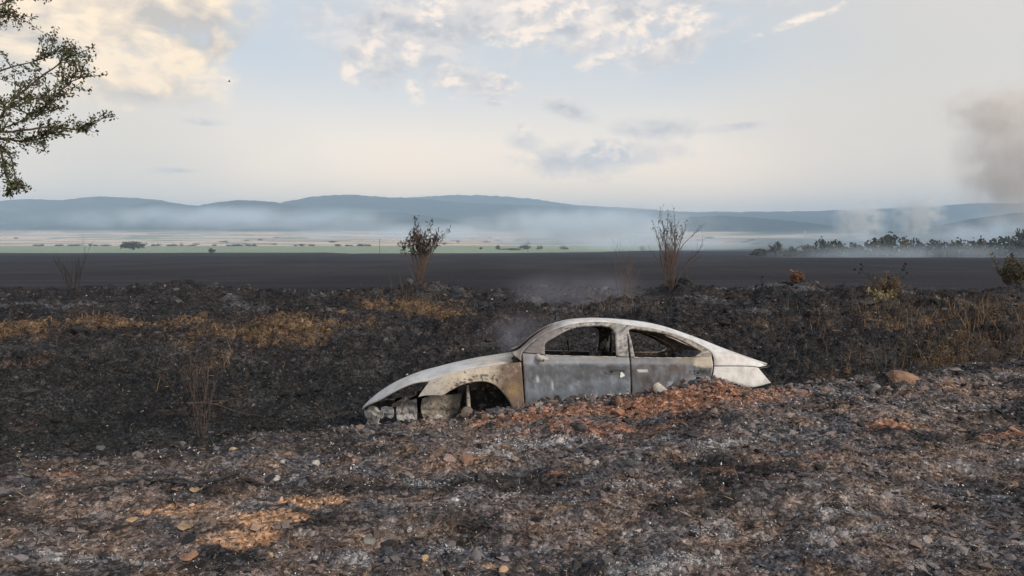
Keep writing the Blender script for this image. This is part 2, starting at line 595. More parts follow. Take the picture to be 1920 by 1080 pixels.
def col_far(X, Y):
    n = len(X)
    c = field_col(X, Y)
    # beyond the burn: green strip, then pale stubble fields
    edge = np.interp(X / Y, [-0.7, -0.25, -0.22, 0.0, 0.12, 0.25, 0.7], [560, 600, 520, 560, 640, 900, 1100]) + 25 * fbm(X * 0.008, Y * 0, 4, 159)
    gr = sstep(Y, edge * 0.997, edge * 1.003)
    green = np.array((0.30, 0.34, 0.22))
    straw = np.array((0.78, 0.58, 0.43))
    strip = np.tile(green, (n, 1)) * (1 + 0.15 * fbm(X * 0.01, Y * 0.02, 3, 161)[:, None])
    vary = fbm(X * 0.0022 + 4.1, Y * 0.012, 3, 171)
    sf = sstep(Y + 60 * vary, 1250, 1290)
    strip = lerp(strip, straw, sf)
    dk = sstep(fbm(X * 0.003, Y * 0.011, 3, 181), 0.02, 0.10) * sstep(Y, 1300, 1500)
    strip = lerp(strip, np.array((0.16, 0.19, 0.10)), dk * 0.8)
    rt = sstep(X / Y, 0.26, 0.36)
    strip = lerp(strip, np.array((0.07, 0.085, 0.05)), rt * (1 - 0.8 * sstep(np.abs(Y - 2350 - 0.1 * X), 220, 120)))
    hs = sstep(Y, 2700, 3300)
    strip = lerp(strip, np.array((0.07, 0.09, 0.05)), hs)
    c = c * (1 - gr[:, None]) + strip * gr[:, None]
    return c


def build_ground():
    nu = 680
    ys = [-30, -12, -4, -1, 0.6, 1.4, 2.0]
    y = 2.4
    while y < 11:
        ys.append(y)
        y *= 1.0047
    while y < 26:
        ys.append(y)
        y *= 1.0042
    while y < 9500:
        ys.append(y)
        y *= 1.026
    ys = np.array(ys)
    u = np.linspace(-1, 1, nu)
    u = np.sign(u) * (np.abs(u) * 0.72 + 0.28 * np.abs(u) ** 4)
    W = 1.6 + 1.02 * np.maximum(ys, 3.0)
    W = np.where(ys < 2.4, 30, W)
    X = u[None, :] * W[:, None]
    Y = np.repeat(ys[:, None], nu, 1)
    Xf, Yf = X.ravel(), Y.ravel()
    Z = ground_z(Xf, Yf, True)
    V = np.stack([Xf, Yf, Z], 1)
    nv = len(ys)
    i = np.arange(nv - 1)[:, None] * nu + np.arange(nu - 1)[None, :]
    i = i.ravel()
    faces = np.stack([i, i + 1, i + 1 + nu, i + nu], 1)
    m, t, b = principled('burnt_ground')
    a = t.node('ShaderNodeVertexColor', layer_name='Col')
    tc = t.node('ShaderNodeTexCoord')
    o = tc.outputs['Object']
    n1 = t.noise(o, 38.0, 6, 0.7)
    n2 = t.noise(o, 7.0, 4, 0.6)
    # broken fragments: every fragment has its own tone and its own face
    def frag(scale):
        wv = t.node('ShaderNodeVectorMath', operation='MULTIPLY_ADD')
        nn = t.node('ShaderNodeTexNoise')
        t.link(o, nn.inputs['Vector'])
        nn.inputs['Scale'].default_value = scale * .8
        nn.inputs['Detail'].default_value = 2
        t.link(nn.outputs['Color'], wv.inputs[0])
        wv.inputs[1].default_value = (1.2 / scale,) * 3
        t.link(o, wv.inputs[2])
        v = t.node('ShaderNodeTexVoronoi')
        v.inputs['Scale'].default_value = scale
        t.link(wv.outputs[0], v.inputs['Vector'])
        sp = t.node('ShaderNodeSeparateColor')
        t.link(v.outputs['Color'], sp.inputs[0])
        return sp.outputs[0], v.outputs['Distance']
    c1, d1 = frag(42.0)
    c2, d2 = frag(17.0)
    f = t.math('MULTIPLY', t.smooth(n1, 0.28, 0.74, 0.45, 1.6), t.smooth(n2, 0.3, 0.7, 0.75, 1.25))
    f = t.math('MULTIPLY', f, t.math('MULTIPLY_ADD', t.math('POWER', c1, 1.6), 1.2, .52))
    f = t.math('MULTIPLY', f, t.math('MULTIPLY_ADD', c2, .8, .6))
    cc = t.node('ShaderNodeCombineXYZ')
    for k in range(3):
        t.link(f, cc.inputs[k])
    c = t.mix(1.0, a.outputs[0], cc.outputs[0], 'MULTIPLY')
    t.link(c, b.inputs['Base Color'])
    b.inputs['Roughness'].default_value = 0.95
    b.inputs['Specular IOR Level'].default_value = 0.15
    bp = t.node('ShaderNodeBump')
    bp.inputs['Strength'].default_value = 0.9
    bp.inputs['Distance'].default_value = 0.02
    hgt = t.math('SUBTRACT', t.math('MULTIPLY', t.noise(o, 55.0, 6, 0.75), .7), t.math('ADD', t.math('MULTIPLY', d1, .9), t.math('MULTIPLY', d2, 1.0)))
    hgt = t.math('ADD', hgt, t.math('MULTIPLY', c1, .5))
    t.link(hgt, bp.inputs['Height'])
    t.link(bp.outputs[0], b.inputs['Normal'])
    g = mesh_np('ground', V, faces, m, cols=ground_col(Xf, Yf), smooth=True)
    tag(g, kind='structure')
    return g


build_ground()

# ---- hills
HILL_MAT = mat_attr('wooded_hill', rough=1.0, nscale=0.02, var=0.45, spec=0.0)


def hill(pts, Y, front, back, seed, col=(0.040, 0.046, 0.038), foot=None, amp=1.0):
    P = [at(px, r, Y) for px, r in pts]
    xs = np.array([p.x for p in P])
    zs = np.array([p.z for p in P])
    nx, ny = 420, 46
    X = np.linspace(xs[0], xs[-1], nx)
    # smooth crest
    Zc = np.interp(X, xs, zs)
    k = np.ones(9) / 9
    Zc = np.convolve(np.pad(Zc, 4, mode='edge'), k, mode='valid')
    tt = np.linspace(-1, 1, ny)
    XX = np.repeat(X[None, :], ny, 0)
    TT = np.repeat(tt[:, None], nx, 1)
    YY = Y + np.where(TT < 0, TT * front, TT * back)
    zf = float(ground_z(np.array([0.0]), np.array([Y - front]))[0]) - 6 if foot is None else foot
    prof = np.where(TT < 0, (1 + TT), (1 - TT))
    prof = prof * prof * (3 - 2 * prof) * 0.55 + prof * 0.45
    spur = fbm(XX / (front * 0.55), YY / (front * 0.9), 4, seed)
    Z = zf + (Zc[None, :] - zf) * np.clip(prof + 0.30 * spur * (1 - np.abs(TT)) * np.abs(TT) * 2.2, 0, 1.0)
    s = Y / 4000
    Z = Z + amp * (6.0 * s * fbm(XX / (34 * s), YY / (50 * s), 3, seed + 5) + 3.5 * s * fbm(XX / (70 * s), YY / (70 * s), 2, seed + 6)) * sstep(prof, 0.02, 0.3)
    V = np.stack([XX.ravel(), YY.ravel(), Z.ravel()], 1)
    i = (np.arange(ny - 1)[:, None] * nx + np.arange(nx - 1)[None, :]).ravel()
    faces = np.stack([i, i + 1, i + 1 + nx, i + nx], 1)
    n = fbm(XX.ravel() / (350 * s), YY.ravel() / (350 * s), 4, seed + 9)
    c = np.array(col)[None, :] * (1 + 0.7 * n[:, None])
    clear = sstep(fbm(XX.ravel() / (260 * s), YY.ravel() / (160 * s), 3, seed + 12), 0.36, 0.46)
    c = lerp(c, np.array((0.20, 0.19, 0.12)), clear * 0.6)
    o = mesh_np('hill', V, faces, HILL_MAT, cols=np.clip(c, 0.01, 1), smooth=True)
    tag(o, kind='structure')
    return o


hill([(-900, 392), (-400, 380), (-120, 388), (0, 380), (60, 373), (125, 376), (180, 367), (240, 370), (290, 373), (350, 384), (450, 400), (700, 425), (900, 440)], 4700, 1100, 900, 11)
hill([(150, 430), (240, 388), (290, 377), (330, 381), (378, 387), (440, 375), (480, 375), (530, 381), (600, 395), (740, 425), (850, 438)], 4100, 800, 600, 23)
hill([(380, 430), (480, 392), (545, 376), (600, 367), (660, 364), (720, 369), (800, 373), (870, 380), (950, 383), (1080, 388), (1200, 394), (1320, 400), (1450, 404), (1600, 412), (1750, 430), (1850, 440)], 4900, 1100, 900, 37)
hill([(620, 385), (760, 370), (850, 365), (930, 367), (1000, 372), (1070, 384), (1180, 390), (1300, 398), (1420, 401), (1600, 410)], 6200, 900, 900, 41)
hill([(1050, 400), (1250, 398), (1400, 397), (1500, 396), (1620, 393), (1750, 387), (1830, 381), (1900, 381), (2000, 374), (2400, 368), (2900, 380)], 5300, 1000, 900, 53)
hill([(430, 428), (520, 392), (600, 393), (680, 397), (750, 398), (800, 405), (850, 413), (900, 424), (960, 434)], 3500, 500, 400, 61, col=(0.030, 0.036, 0.030))
hill([(1180, 432), (1280, 408), (1350, 404), (1420, 409), (1500, 416), (1560, 424), (1620, 436), (1680, 445)], 3300, 500, 400, 67, col=(0.030, 0.036, 0.030))
hill([(1540, 452), (1620, 440), (1680, 434), (1740, 426), (1790, 418), (1830, 409), (1880, 402), (1960, 394), (2200, 380), (2700, 370)], 2300, 500, 400, 71, col=(0.030, 0.036, 0.030))
hill([(1600, 455), (1700, 448), (1800, 446), (1850, 440), (1900, 434), (1960, 440), (2200, 425), (2600, 420)], 1300, 220, 200, 79, col=(0.030, 0.040, 0.026), amp=1.6)

# ------------------------------------------------------------------ the burnt-out car
CAR_C = Vector((0.55, 8.45, -0.60))
CAR_ROLL = math.radians(7.0)                # leans away from the bank
CAR_R = Matrix.Rotation(-CAR_ROLL, 3, 'X')
CAR_RT = CAR_R.transposed()
CAM0 = CAR_RT @ (Vector((0, 0, EYE)) - CAR_C)
CAM0n = np.array(CAM0)
CAR_RTn = np.array(CAR_RT)


def carp(px, row, y):
    """measured point of the car's side (photo pixel) at lateral offset y, in the car's own frame"""
    px = np.asarray(px, float)
    row = np.asarray(row, float)
    y = np.asarray(y, float) + 0 * px
    dx = (px - 960) / F
    dyy = (540 - row) / F
    d = np.stack([dx, math.cos(TH) + dyy * math.sin(TH), -math.sin(TH) + dyy * math.cos(TH)], -1)
    d = d @ CAR_RTn.T
    t = (y - CAM0n[1]) / d[..., 1]
    return CAM0n + d * t[..., None]


def yside(px, row):
    """lateral offset of the near flank: tumblehome above the belt, bulge below, taper at nose and tail"""
    w = 0.885 - np.clip((667 - row) / 62, 0, 1.25) ** 1.1 * 0.25
    w = w + 0.022 * np.sin(np.clip((row - 667) / 60, 0, 1.6) * 1.7)
    w = w + 0.012 * sstep(row, 678, 684)
    n = np.sqrt(np.clip(1 - (np.clip(845 - px, 0, 172) / 176) ** 2, 0.02, 1))
    w = w * n
    w = w - 0.14 * (np.clip(px - 1330, 0, 120) / 110) ** 2
    return -w


def catmull(pts, n):
    P = np.asarray(pts, float)
    m = len(P)
    if m == 2:
        u = np.linspace(0, 1, n)[:, None]
        return P[0] * (1 - u) + P[1] * u
    E = np.vstack([2 * P[0] - P[1], P, 2 * P[-1] - P[-2]])
    t = np.linspace(0, m - 1 - 1e-9, n)
    i = t.astype(int)
    f = (t - i)[:, None]
    p0, p1, p2, p3 = E[i], E[i + 1], E[i + 2], E[i + 3]
    return 0.5 * (2 * p1 + (p2 - p0) * f + (2 * p0 - 5 * p1 + 4 * p2 - p3) * f * f + (3 * p1 - p0 - 3 * p2 + p3) * f ** 3)


def grid_faces(nu, nv, off=0):
    i = (np.arange(nv - 1)[:, None] * nu + np.arange(nu - 1)[None, :]).ravel() + off
    return np.stack([i, i + nu, i + 1 + nu, i + 1], 1)


def car_mat(name, rough=0.62, speck=0.0, metal=0.0):
    m, t, b = principled(name)
    a = t.node('ShaderNodeVertexColor', layer_name='Col')
    tc = t.node('ShaderNodeTexCoord')
    o = tc.outputs['Object']
    c = t.mix(t.smooth(t.noise(o, 6.0, 5, 0.62), 0.3, 0.75), t.mix(1.0, a.outputs[0], (0.80, 0.78, 0.76), 'MULTIPLY'), t.mix(1.0, a.outputs[0], (1.16, 1.17, 1.19), 'MULTIPLY'))
    fine = t.noise(o, 75.0, 4, 0.7)
    c = t.mix(t.math('MULTIPLY', t.smooth(fine, 0.52, 0.68), 0.35), c, t.mix(1.0, c, (0.55, 0.48, 0.42), 'MULTIPLY'))
    # streaks run down the metal
    mp = t.node('ShaderNodeMapping')
    t.link(o, mp.inputs['Vector'])
    mp.inputs['Scale'].default_value = (14, 14, 1.6)
    c = t.mix(t.math('MULTIPLY', t.smooth(t.noise(mp.outputs[0], 1.0, 4, 0.6), 0.5, 0.75), 0.28), c, t.mix(1.0, c, (0.6, 0.56, 0.53), 'MULTIPLY'))
    if speck:
        sp = t.smooth(t.noise(o, 34.0, 5, 0.75), 0.62 - speck, 0.66 - speck)
        c = t.mix(t.math('MULTIPLY', sp, 0.9), c, (0.035, 0.03, 0.03))
    t.link(c, b.inputs['Base Color'])
    b.inputs['Roughness'].default_value = rough
    b.inputs['Metallic'].default_value = metal
    b.inputs['Specular IOR Level'].default_value = 0.3
    bp = t.node('ShaderNodeBump')
    bp.inputs['Strength'].default_value = 0.35
    bp.inputs['Distance'].default_value = 0.004
    t.link(t.noise(o, 45.0, 6, 0.7), bp.inputs['Height'])
    t.link(bp.outputs[0], b.inputs['Normal'])
    return m


PANEL = car_mat('burnt_paint')
PANEL_SP = car_mat('blistered_paint', speck=0.035)
SOOT = mat_noise('sooty_metal', (0.012, 0.011, 0.011), (0.05, 0.042, 0.036), 7.0, rough=0.85, c3=(0.16, 0.13, 0.11), s3=22)
RUSTY = mat_noise('scorched_steel', (0.30, 0.25, 0.20), (0.50, 0.46, 0.41), 9.0, rough=0.8, c3=(0.16, 0.125, 0.095), s3=16, bump=.4, bscale=50)
SCORCH = mat_noise('scorched_brown', (.12, .10, .09), (.24, .19, .16), 9.0, rough=.85, c3=(.05, .045, .04), s3=25)
SEATM = mat_noise('charred_seat', (0.03, 0.027, 0.026), (0.11, 0.10, 0.095), 9.0, rough=0.95, c3=(0.22, 0.21, 0.20), s3=40)

WHITE = np.array((0.66, 0.645, 0.62))
CREAM = np.array((0.54, 0.475, 0.385))
SLATE = np.array((0.155, 0.175, 0.20))
SLATE2 = np.array((0.145, 0.145, 0.155))
RUSTB = np.array((0.20, 0.115, 0.06))
SOOTC = np.array((0.035, 0.032, 0.031))
PALE = np.array((0.40, 0.415, 0.43))


def gb(px, row, cx, cyy, rx, ry):
    return np.exp(-((px - cx) / rx) ** 2 - ((row - cyy) / ry) ** 2)


def nz(px, row, s, seed, oct=4):
    return fbm(px / s, row / s, oct, seed)


def col_hood(px, row):
    c = np.tile(WHITE * 0.94, (len(px), 1))
    c = lerp(c, CREAM, np.clip(sstep(px + 40 * nz(px, row, 25, 1), 850, 930) * 0.8, 0, 1))
    c = lerp(c, RUSTB * 1.3, sstep(px + 30 * nz(px, row, 14, 2), 935, 985))
    c = lerp(c, PALE, sstep(nz(px, row, 18, 3), 0.05, .5) * 0.5)
    return c


def col_fender(px, row):
    c = np.tile(CREAM * 1.06, (len(px), 1))
    c = lerp(c, WHITE * 0.9, sstep(850 - px + 20 * nz(px, row, 15, 5), 0, 40) * .6)
    r = sstep(px + 14 * nz(px, row, 9, 6), 918, 948)
    c = lerp(c, np.array((0.155, 0.105, 0.075)), r * 0.95)
    c = lerp(c, np.array((0.33, 0.27, 0.235)), r * sstep(nz(px, row, 10, 7), 0.12, .4) * 0.8)
    c = lerp(c, np.array((0.30, 0.20, 0.09)), gb(px, row, 962, 730, 14, 16) * 0.7)
    ring = np.exp(-((np.hypot((px - 905) / 1.1, row - 770) - 64) / 9) ** 2) * (px < 935)
    c = lerp(c, SOOTC, sstep(ring * 0.75 + 0.8 * nz(px, row, 5, 8), 0.60, .85) * 0.85)
    return c


def col_door(px, row):
    c = np.tile(SLATE, (len(px), 1))
    c = lerp(c, SLATE * 1.55, sstep(nz(px, row, 26, 11), -0.05, .45) * 0.8)
    c = lerp(c, SLATE2 * 0.55, sstep(nz(px, row * 1.5, 30, 12), 0.02, .4) * 0.8)
    c = lerp(c, np.array((.105, .095, .095)), sstep(nz(px * .6, row, 9, 17), .1, .4) * .55)
    c = lerp(c, PALE * .75, sstep(nz(px, row * .5, 11, 18), .22, .5) * .5)
    c = lerp(c, np.array((.20, .15, .11)), sstep(row + 9 * nz(px, row, 14, 19), 742, 758) * .5)
    c = lerp(c, PALE * 0.80, (1 - sstep(row + 2 * nz(px, row, 8, 13), 680, 684)) * sstep(row, 660, 664) * 0.85)
    c = lerp(c, np.array((.62, .60, .57)), sstep(gb(px, row, 1018, 672, 14, 6) + 0.7 * nz(px, row, 4, 14), .55, .7) * .95)
    c = lerp(c, np.array((.58, .60, .62)), sstep(gb(px, row, 1008, 710, 4, 10) + gb(px, row, 1036, 722, 2.5, 12) + gb(px, row, 1034, 688, 1.5, 7) + .4 * nz(px, row, 5, 15), .5, .75) * .8)
    c = lerp(c, PALE * 1.1, gb(px, row, 1100, 748, 35, 6) * sstep(nz(px, row, 6, 16), -.1, .3) * .8)
    c = lerp(c, SOOTC * 1.5, gb(px, row, 1150, 690, 30, 3) * 0.55)
    c = lerp(c, np.array((.085, .085, .092)), sstep(sstep(row + 10 * nz(px, row, 22, 29), 684, 688) * (1 - sstep(row + 16 * nz(px, row, 30, 30), 700, 712)), .3, .6) * .5)
    c = lerp(c, SLATE * 1.9, sstep(nz(px * 2.2, row * .35, 9, 35), .2, .38) * .4)
    c = lerp(c, np.array((.13, .10, .085)), gb(px, row, 985, 690, 5, 40) * .5)
    return c


def col_rdoor(px, row):
    c = np.tile(SLATE2, (len(px), 1))
    c = lerp(c, np.array((0.105, 0.085, 0.08)), sstep(nz(px, row, 22, 21), -0.1, .35) * .85)
    c = lerp(c, SLATE * 1.5, sstep(nz(px, row * .6, 9, 28), .15, .45) * .5)
    c = lerp(c, SOOTC * 1.7, sstep(nz(px * 1.6, row * .5, 12, 36), .14, .3) * .55)
    c = lerp(c, PALE * 0.55, (1 - sstep(row + 2 * nz(px, row, 8, 23), 681, 685)) * sstep(row, 662, 667) * 0.8)
    cr = sstep(sstep(px, 1285, 1318) * (1 - sstep(row, 682, 697)) * 1.05 + 0.6 * nz(px, row, 7, 24), .35, .75)
    c = lerp(c, CREAM, cr * 0.92)
    c = lerp(c, np.array((.30, .21, .10)), gb(px, row, 1285, 676, 18, 5) * .6)
    bs = sstep(gb(px, row, 1312, 698, 24, 10) + 0.8 * nz(px, row, 4.5, 25), .55, .85)
    c = lerp(c, SOOTC * 0.7, bs * .85)
    c = lerp(c, WHITE * .95, sstep(gb(px, row, 1205, 695, 13, 3.2) + .12 * nz(px, row, 4, 26), .48, .56))
    c = lerp(c, PALE, sstep(gb(px, row, 1257, 722, 12, 12) + .5 * nz(px, row, 5, 27), .62, .85) * .7)
    c = lerp(c, PALE * .9, gb(px, row, 1305, 712, 18, 8) * .6)
    c = lerp(c, WHITE, sstep(px, 1332, 1337) * .5)
    return c


def col_frame(px, row):
    """roof rail, windscreen pillar and rear pillar"""
    c = np.tile(WHITE * 1.02, (len(px), 1))
    c = lerp(c, np.array((0.21, 0.175, 0.16)), 1 - sstep(px + 22 * nz(px, row, 14, 31), 1020, 1085))
    c = lerp(c, np.array((.36, .30, .235)), (1 - sstep(px + 15 * nz(px, row, 9, 32), 965, 985)) * .7)
    c = lerp(c, PALE * 1.2, sstep(nz(px, row, 12, 33), .1, .5) * .4)
    c = lerp(c, np.array((.46, .39, .30)), sstep(nz(px, row, 6, 34), .22, .5) * .5 * (1 - sstep(px, 1330, 1345)))
    return c


def col_wframe(px, row):
    c = np.tile(np.array((.30, .29, .285)), (len(px), 1))
    c = lerp(c, np.array((.50, .46, .40)), sstep(nz(px, row, 9, 41), -.1, .3) * .85)
    c = lerp(c, SOOTC, sstep(nz(px, row, 5, 42), .05, .32) * .8)
    c = lerp(c, np.array((.17, .15, .145)), (1 - sstep(px, 1030, 1075)) * .75)
    c = lerp(c, np.array((.36, .25, .13)), sstep(px, 1190, 1260) * sstep(nz(px, row, 7, 43), -.1, .3) * .6)
    return c


def col_quarter(px, row):
    c = np.tile(WHITE * 1.06, (len(px), 1))
    c = lerp(c, np.array((.22, .13, .085)), np.clip(sstep(row - np.interp(px, [1330, 1353, 1377, 1396, 1445], [707, 710, 717, 722, 735]) + 3 * nz(px, row, 8, 51), -3, 3), 0, 1) * .85)
    c = lerp(c, PALE * 1.15, sstep(nz(px, row, 14, 52), .08, .5) * .45)
    return c


def finish_panel(V, F_, cols, name, car, mat, thick=0.012, mirror=True, label=None, inner=None):
    V = np.asarray(V)
    out = []
    for side in ((0, 1) if mirror else (0,)):
        v = V.copy()
        f = F_
        if side:
            v[:, 1] *= -1
            f = F_[:, ::-1]
        o = mesh_np(name, v, f, mat, parent=car, cols=cols, smooth=True)
        md = o.modifiers.new('thickness', 'SOLIDIFY')
        md.thickness = thick
        md.offset = 0.0
        o.data.materials.append(inner or SOOT)
        md.material_offset = 1
        out.append(o)
    if label:
        out[0]['label'] = label
    return out


def panel(name, curves, nu, nv, colf, car, mat, yf=yside, mirror=True, thick=0.010, dent=0.003, label=None, seed=0):
    """curves: a few polylines with the same number of points, top to bottom"""
    K = [catmull(c, nu) for c in curves]
    A = np.stack(K, 0)                       # k, nu, 2
    k = len(K)
    g = np.zeros((nv, nu, 2))
    for a in range(2):
        if k == 2:
            u = np.linspace(0, 1, nv)[:, None]
            g[:, :, a] = A[0, :, a] * (1 - u) + A[1, :, a] * u
        else:
            for j in range(nu):
                g[:, j, a] = catmull(A[:, j, :], nv)[:, a]
    px, row = g[..., 0].ravel(), g[..., 1].ravel()
    y = yf(px, row) + dent * (2.6 * nz(px, row, 46, 77 + seed, 3) + 1.1 * nz(px, row, 13, 88 + seed, 2))
    V = carp(px, row, y)
    return finish_panel(V, grid_faces(nu, nv), colf(px, row), name, car, mat, thick, mirror, label)


def box_np(cx, cyy, cz, sx, sy, sz, bev=0.0):
    bm = bmesh.new()
    bmesh.ops.create_cube(bm, size=1.0)
    for v in bm.verts:
        v.co = Vector((cx + v.co.x * sx, cyy + v.co.y * sy, cz + v.co.z * sz))
    if bev:
        bmesh.ops.bevel(bm, geom=bm.edges[:], offset=bev, segments=2, affect='EDGES')
    return bm


def bm_obj(name, bm, mat, parent=None, smooth=False):
    me = bpy.data.meshes.new(name)
    bm.normal_update()
    bm.to_mesh(me)
    bm.free()
    if smooth:
        for p in me.polygons:
            p.use_smooth = True
    me.materials.append(mat)
    o = bpy.data.objects.new(name, me)
    COL.objects.link(o)
    if parent is not None:
        o.parent = parent
    return o


def tube_mesh(paths, sides=5):
    """paths: list of (points (n,3), radii (n,)) -> V, F"""
    Vs, Fs, off = [], [], 0
    for pts, rad in paths:
        pts = np.asarray(pts, float)
        rad = np.broadcast_to(np.asarray(rad, float), (len(pts),))
        n = len(pts)
        tng = np.gradient(pts, axis=0)
        tng /= np.linalg.norm(tng, axis=1)[:, None] + 1e-9
        ref = np.where(np.abs(tng[:, 2:3]) > 0.9, np.array([[1.0, 0, 0]]), np.array([[0, 0, 1.0]]))
        a = np.cross(tng, ref)
        a /= np.linalg.norm(a, axis=1)[:, None] + 1e-9
        b = np.cross(tng, a)
        ang = np.arange(sides) / sides * 2 * np.pi
        ring = pts[:, None, :] + rad[:, None, None] * (np.cos(ang)[None, :, None] * a[:, None, :] + np.sin(ang)[None, :, None] * b[:, None, :])
        Vs.append(ring.reshape(-1, 3))
        i = np.arange(n - 1)[:, None] * sides
        j = np.arange(sides)[None, :]
        jn = (j + 1) % sides
        Fs.append(np.stack([i + j, i + jn, i + sides + jn, i + sides + j], -1).reshape(-1, 4) + off)
        off += n * sides
    return np.concatenate(Vs), np.concatenate(Fs)


def build_car():
    car = empty('burnt_car')
    car.location = CAR_C
    car.rotation_euler = (-CAR_ROLL, 0, 0)
    tag(car, 'burnt-out pale sedan shell without glass or wheels sunk behind the bank', 'car')
    G = 0.9
    # --- fender
    top = [(806, 714.5), (820.5, 708.5), (844.6, 701), (871, 695), (905, 689), (941, 683.5), (976.5, 679)]
    bot = [(784, 744), (810, 741), (837, 741), (866, 721), (905, 714.5), (940, 733), (985.2, 790)]
    top_d = catmull(top, 13)
    bot_pts = [(784, 744.5), (796, 742), (812, 741), (830, 741), (845, 732), (866, 721), (890, 715.5), (912, 715.5), (929, 722.5), (943, 736), (955, 752.5), (962.5, 767), (985.3, 800)]
    topp = [(806, 714.5), (809, 713), (816, 710.5), (826, 706.5), (842, 701.8), (862, 697), (885, 692.5), (908, 688.5), (928, 685.6), (945, 682.8), (958, 681), (967, 680), (977, 678.8)]
    midp = [(794, 730), (802, 728), (814, 726), (829, 723), (846, 713), (866, 707), (888, 703.5), (911, 702), (932, 704), (949, 709), (963, 716), (970, 724), (981.5, 735)]
    panel('fender', [topp, midp, bot_pts], 72, 20, col_fender, car, PANEL_SP, label='cream and rust-brown blistered fender')
    # arch lip
    lip = np.array(catmull(bot_pts[3:12], 40))
    V1 = carp(lip[:, 0], lip[:, 1], yside(lip[:, 0], lip[:, 1]))
    V2 = V1.copy()
    V2[:, 1] += 0.05
    V = np.concatenate([V1, V2])
    finish_panel(V, grid_faces(40, 2), np.tile(CREAM * .8, (80, 1)), 'arch_lip', car, PANEL, 0.006)
    # --- doors
    belt_f = [(979.5, 662.5), (1030, 667), (1100, 668.5), (1179.5, 670.3)]
    mid_f = [(981.5, 690), (1035, 692), (1105, 693), (1181.5, 694)]
    low_f = [(984.5, 745), (1040, 746), (1110, 747), (1182.3, 748)]
    bot_f = [(987.5, 800), (1045, 801), (1110, 801), (1182.6, 801)]
    fd = panel('front_door', [belt_f, mid_f, low_f, bot_f], 60, 40, col_door, car, PANEL, label='slate blue-grey scorched front door')
    belt_r = [(1182.0, 670.3), (1235, 671), (1290, 671), (1334, 668)]
    mid_r = [(1183.4, 694), (1237, 694), (1290, 694), (1336.5, 690)]
    low_r = [(1184.6, 735), (1237, 735), (1285, 733), (1328, 722)]
    bot_r = [(1185, 795), (1235, 795), (1275, 780), (1308, 762)]
    rd = panel('rear_door', [belt_r, mid_r, low_r, bot_r], 50, 40, col_rdoor, car, PANEL, seed=3, label='grey-brown rear door with cream corner and bare white strip')
    # window frames as sub-parts of the doors: strip between the door seam and the opening
    so_f = [(980, 661), (997, 645), (1015, 632), (1040, 620.5), (1064, 612), (1088, 607), (1118, 606), (1150, 607.5), (1173.2, 611.5), (1176, 640), (1178.8, 669.8)]
    si_f = [(1021.5, 665.5), (1021.8, 655), (1023, 643.5), (1041, 632.5), (1064, 619.5), (1089, 613), (1119, 611.4), (1141, 613.5), (1150.5, 621), (1154, 640), (1155.5, 668.5)]
    so_r = [(1182.2, 669.8), (1179.5, 640), (1175.5, 612), (1205, 615.5), (1233, 620), (1255, 626), (1280, 634.5), (1303, 644.5), (1324.5, 656.5), (1333, 663), (1334, 668)]
    si_r = [(1189.5, 669.6), (1184.5, 643), (1180, 618.2), (1208, 620.3), (1235, 624), (1252, 628.5), (1272, 636.5), (1293, 647), (1312, 658), (1311.5, 663.5), (1299, 669.8)]
    ex = lambda px, row: yside(px, row) + 0.012
    for nm, so, si, doors, lab in (('window_frame', so_f, si_f, fd, 'flaking grey front window frame'), ('window_frame', so_r, si_r, rd, 'flaking grey rear window frame')):
        fr = panel(nm, [so, si], 90, 6, col_wframe, car, PANEL, yf=ex, thick=0.03, label=None)
        for o, dd in zip(fr, doors):
            o.parent = dd
    # bare pale sill line under each window opening
    for (pts, doors) in (([(1021, 665.6), (1060, 667), (1110, 668), (1155, 668.8)], fd), ([(1189, 670), (1230, 670.6), (1270, 670.6), (1300, 670.2)], rd)):
        q = catmull(pts, 24)
        for sgn, dd in ((1, doors[0]), (-1, doors[1])):
            p = carp(q[:, 0], q[:, 1] + .4, yside(q[:, 0], q[:, 1]) - .004)
            p[:, 1] *= sgn
            V, Fc = tube_mesh([(p, .0055 + .002 * np.sin(np.arange(24) * 1.7))], 6)
            mesh_np('window_sill', V, Fc, RUSTY, parent=dd, smooth=True)
    # door edges: dark returns behind the seams
    for (xa, ra, xb, rb) in ((983, 664, 989, 800), (1181, 671, 1184, 800), (1337, 672, 1330, 718)):
        n = 12
        u = np.linspace(0, 1, n)
        px = xa + (xb - xa) * u
        row = ra + (rb - ra) * u
        pa = carp(px - 6, row, yside(px, row) + 0.035)
        pb = carp(px + 6, row, yside(px, row) + 0.035)
        V = np.concatenate([pa, pb])
        finish_panel(V, grid_faces(n, 2), np.tile(SOOTC, (2 * n, 1)), 'door_jamb', car, SOOT, 0.006)
    # handle recesses: raised dishes, shade painted in as a darker middle
    for (px, row, w, h, doors, lab) in ((1155, 697, 19, 4.6, fd, None), (1313, 699, 10, 5, rd, None)):
        u = np.linspace(0, 2 * np.pi, 20, endpoint=False)
        rim = carp(px + w * np.cos(u), row + h * np.sin(u), yside(px + 0 * u, row + 0 * u) - 0.016)
        inn = carp(px + .8 * w * np.cos(u), row + .72 * h * np.sin(u), yside(px + 0 * u, row + 0 * u) - 0.009)
        cen = carp(np.array([px]), np.array([row]), yside(np.array([px]), np.array([row])) - 0.008)
        V = np.concatenate([rim, inn, cen])
        i = np.arange(20)
        j = (i + 1) % 20
        f4 = np.stack([i, j, 20 + j, 20 + i], 1)
        f3 = np.stack([20 + i, 20 + j, np.full(20, 40)], 1)
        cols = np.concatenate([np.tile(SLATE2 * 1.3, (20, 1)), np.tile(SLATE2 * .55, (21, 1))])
        o = mesh_np('handle_recess', V, [f4, f3], PANEL, parent=doors[0], cols=cols, smooth=True)
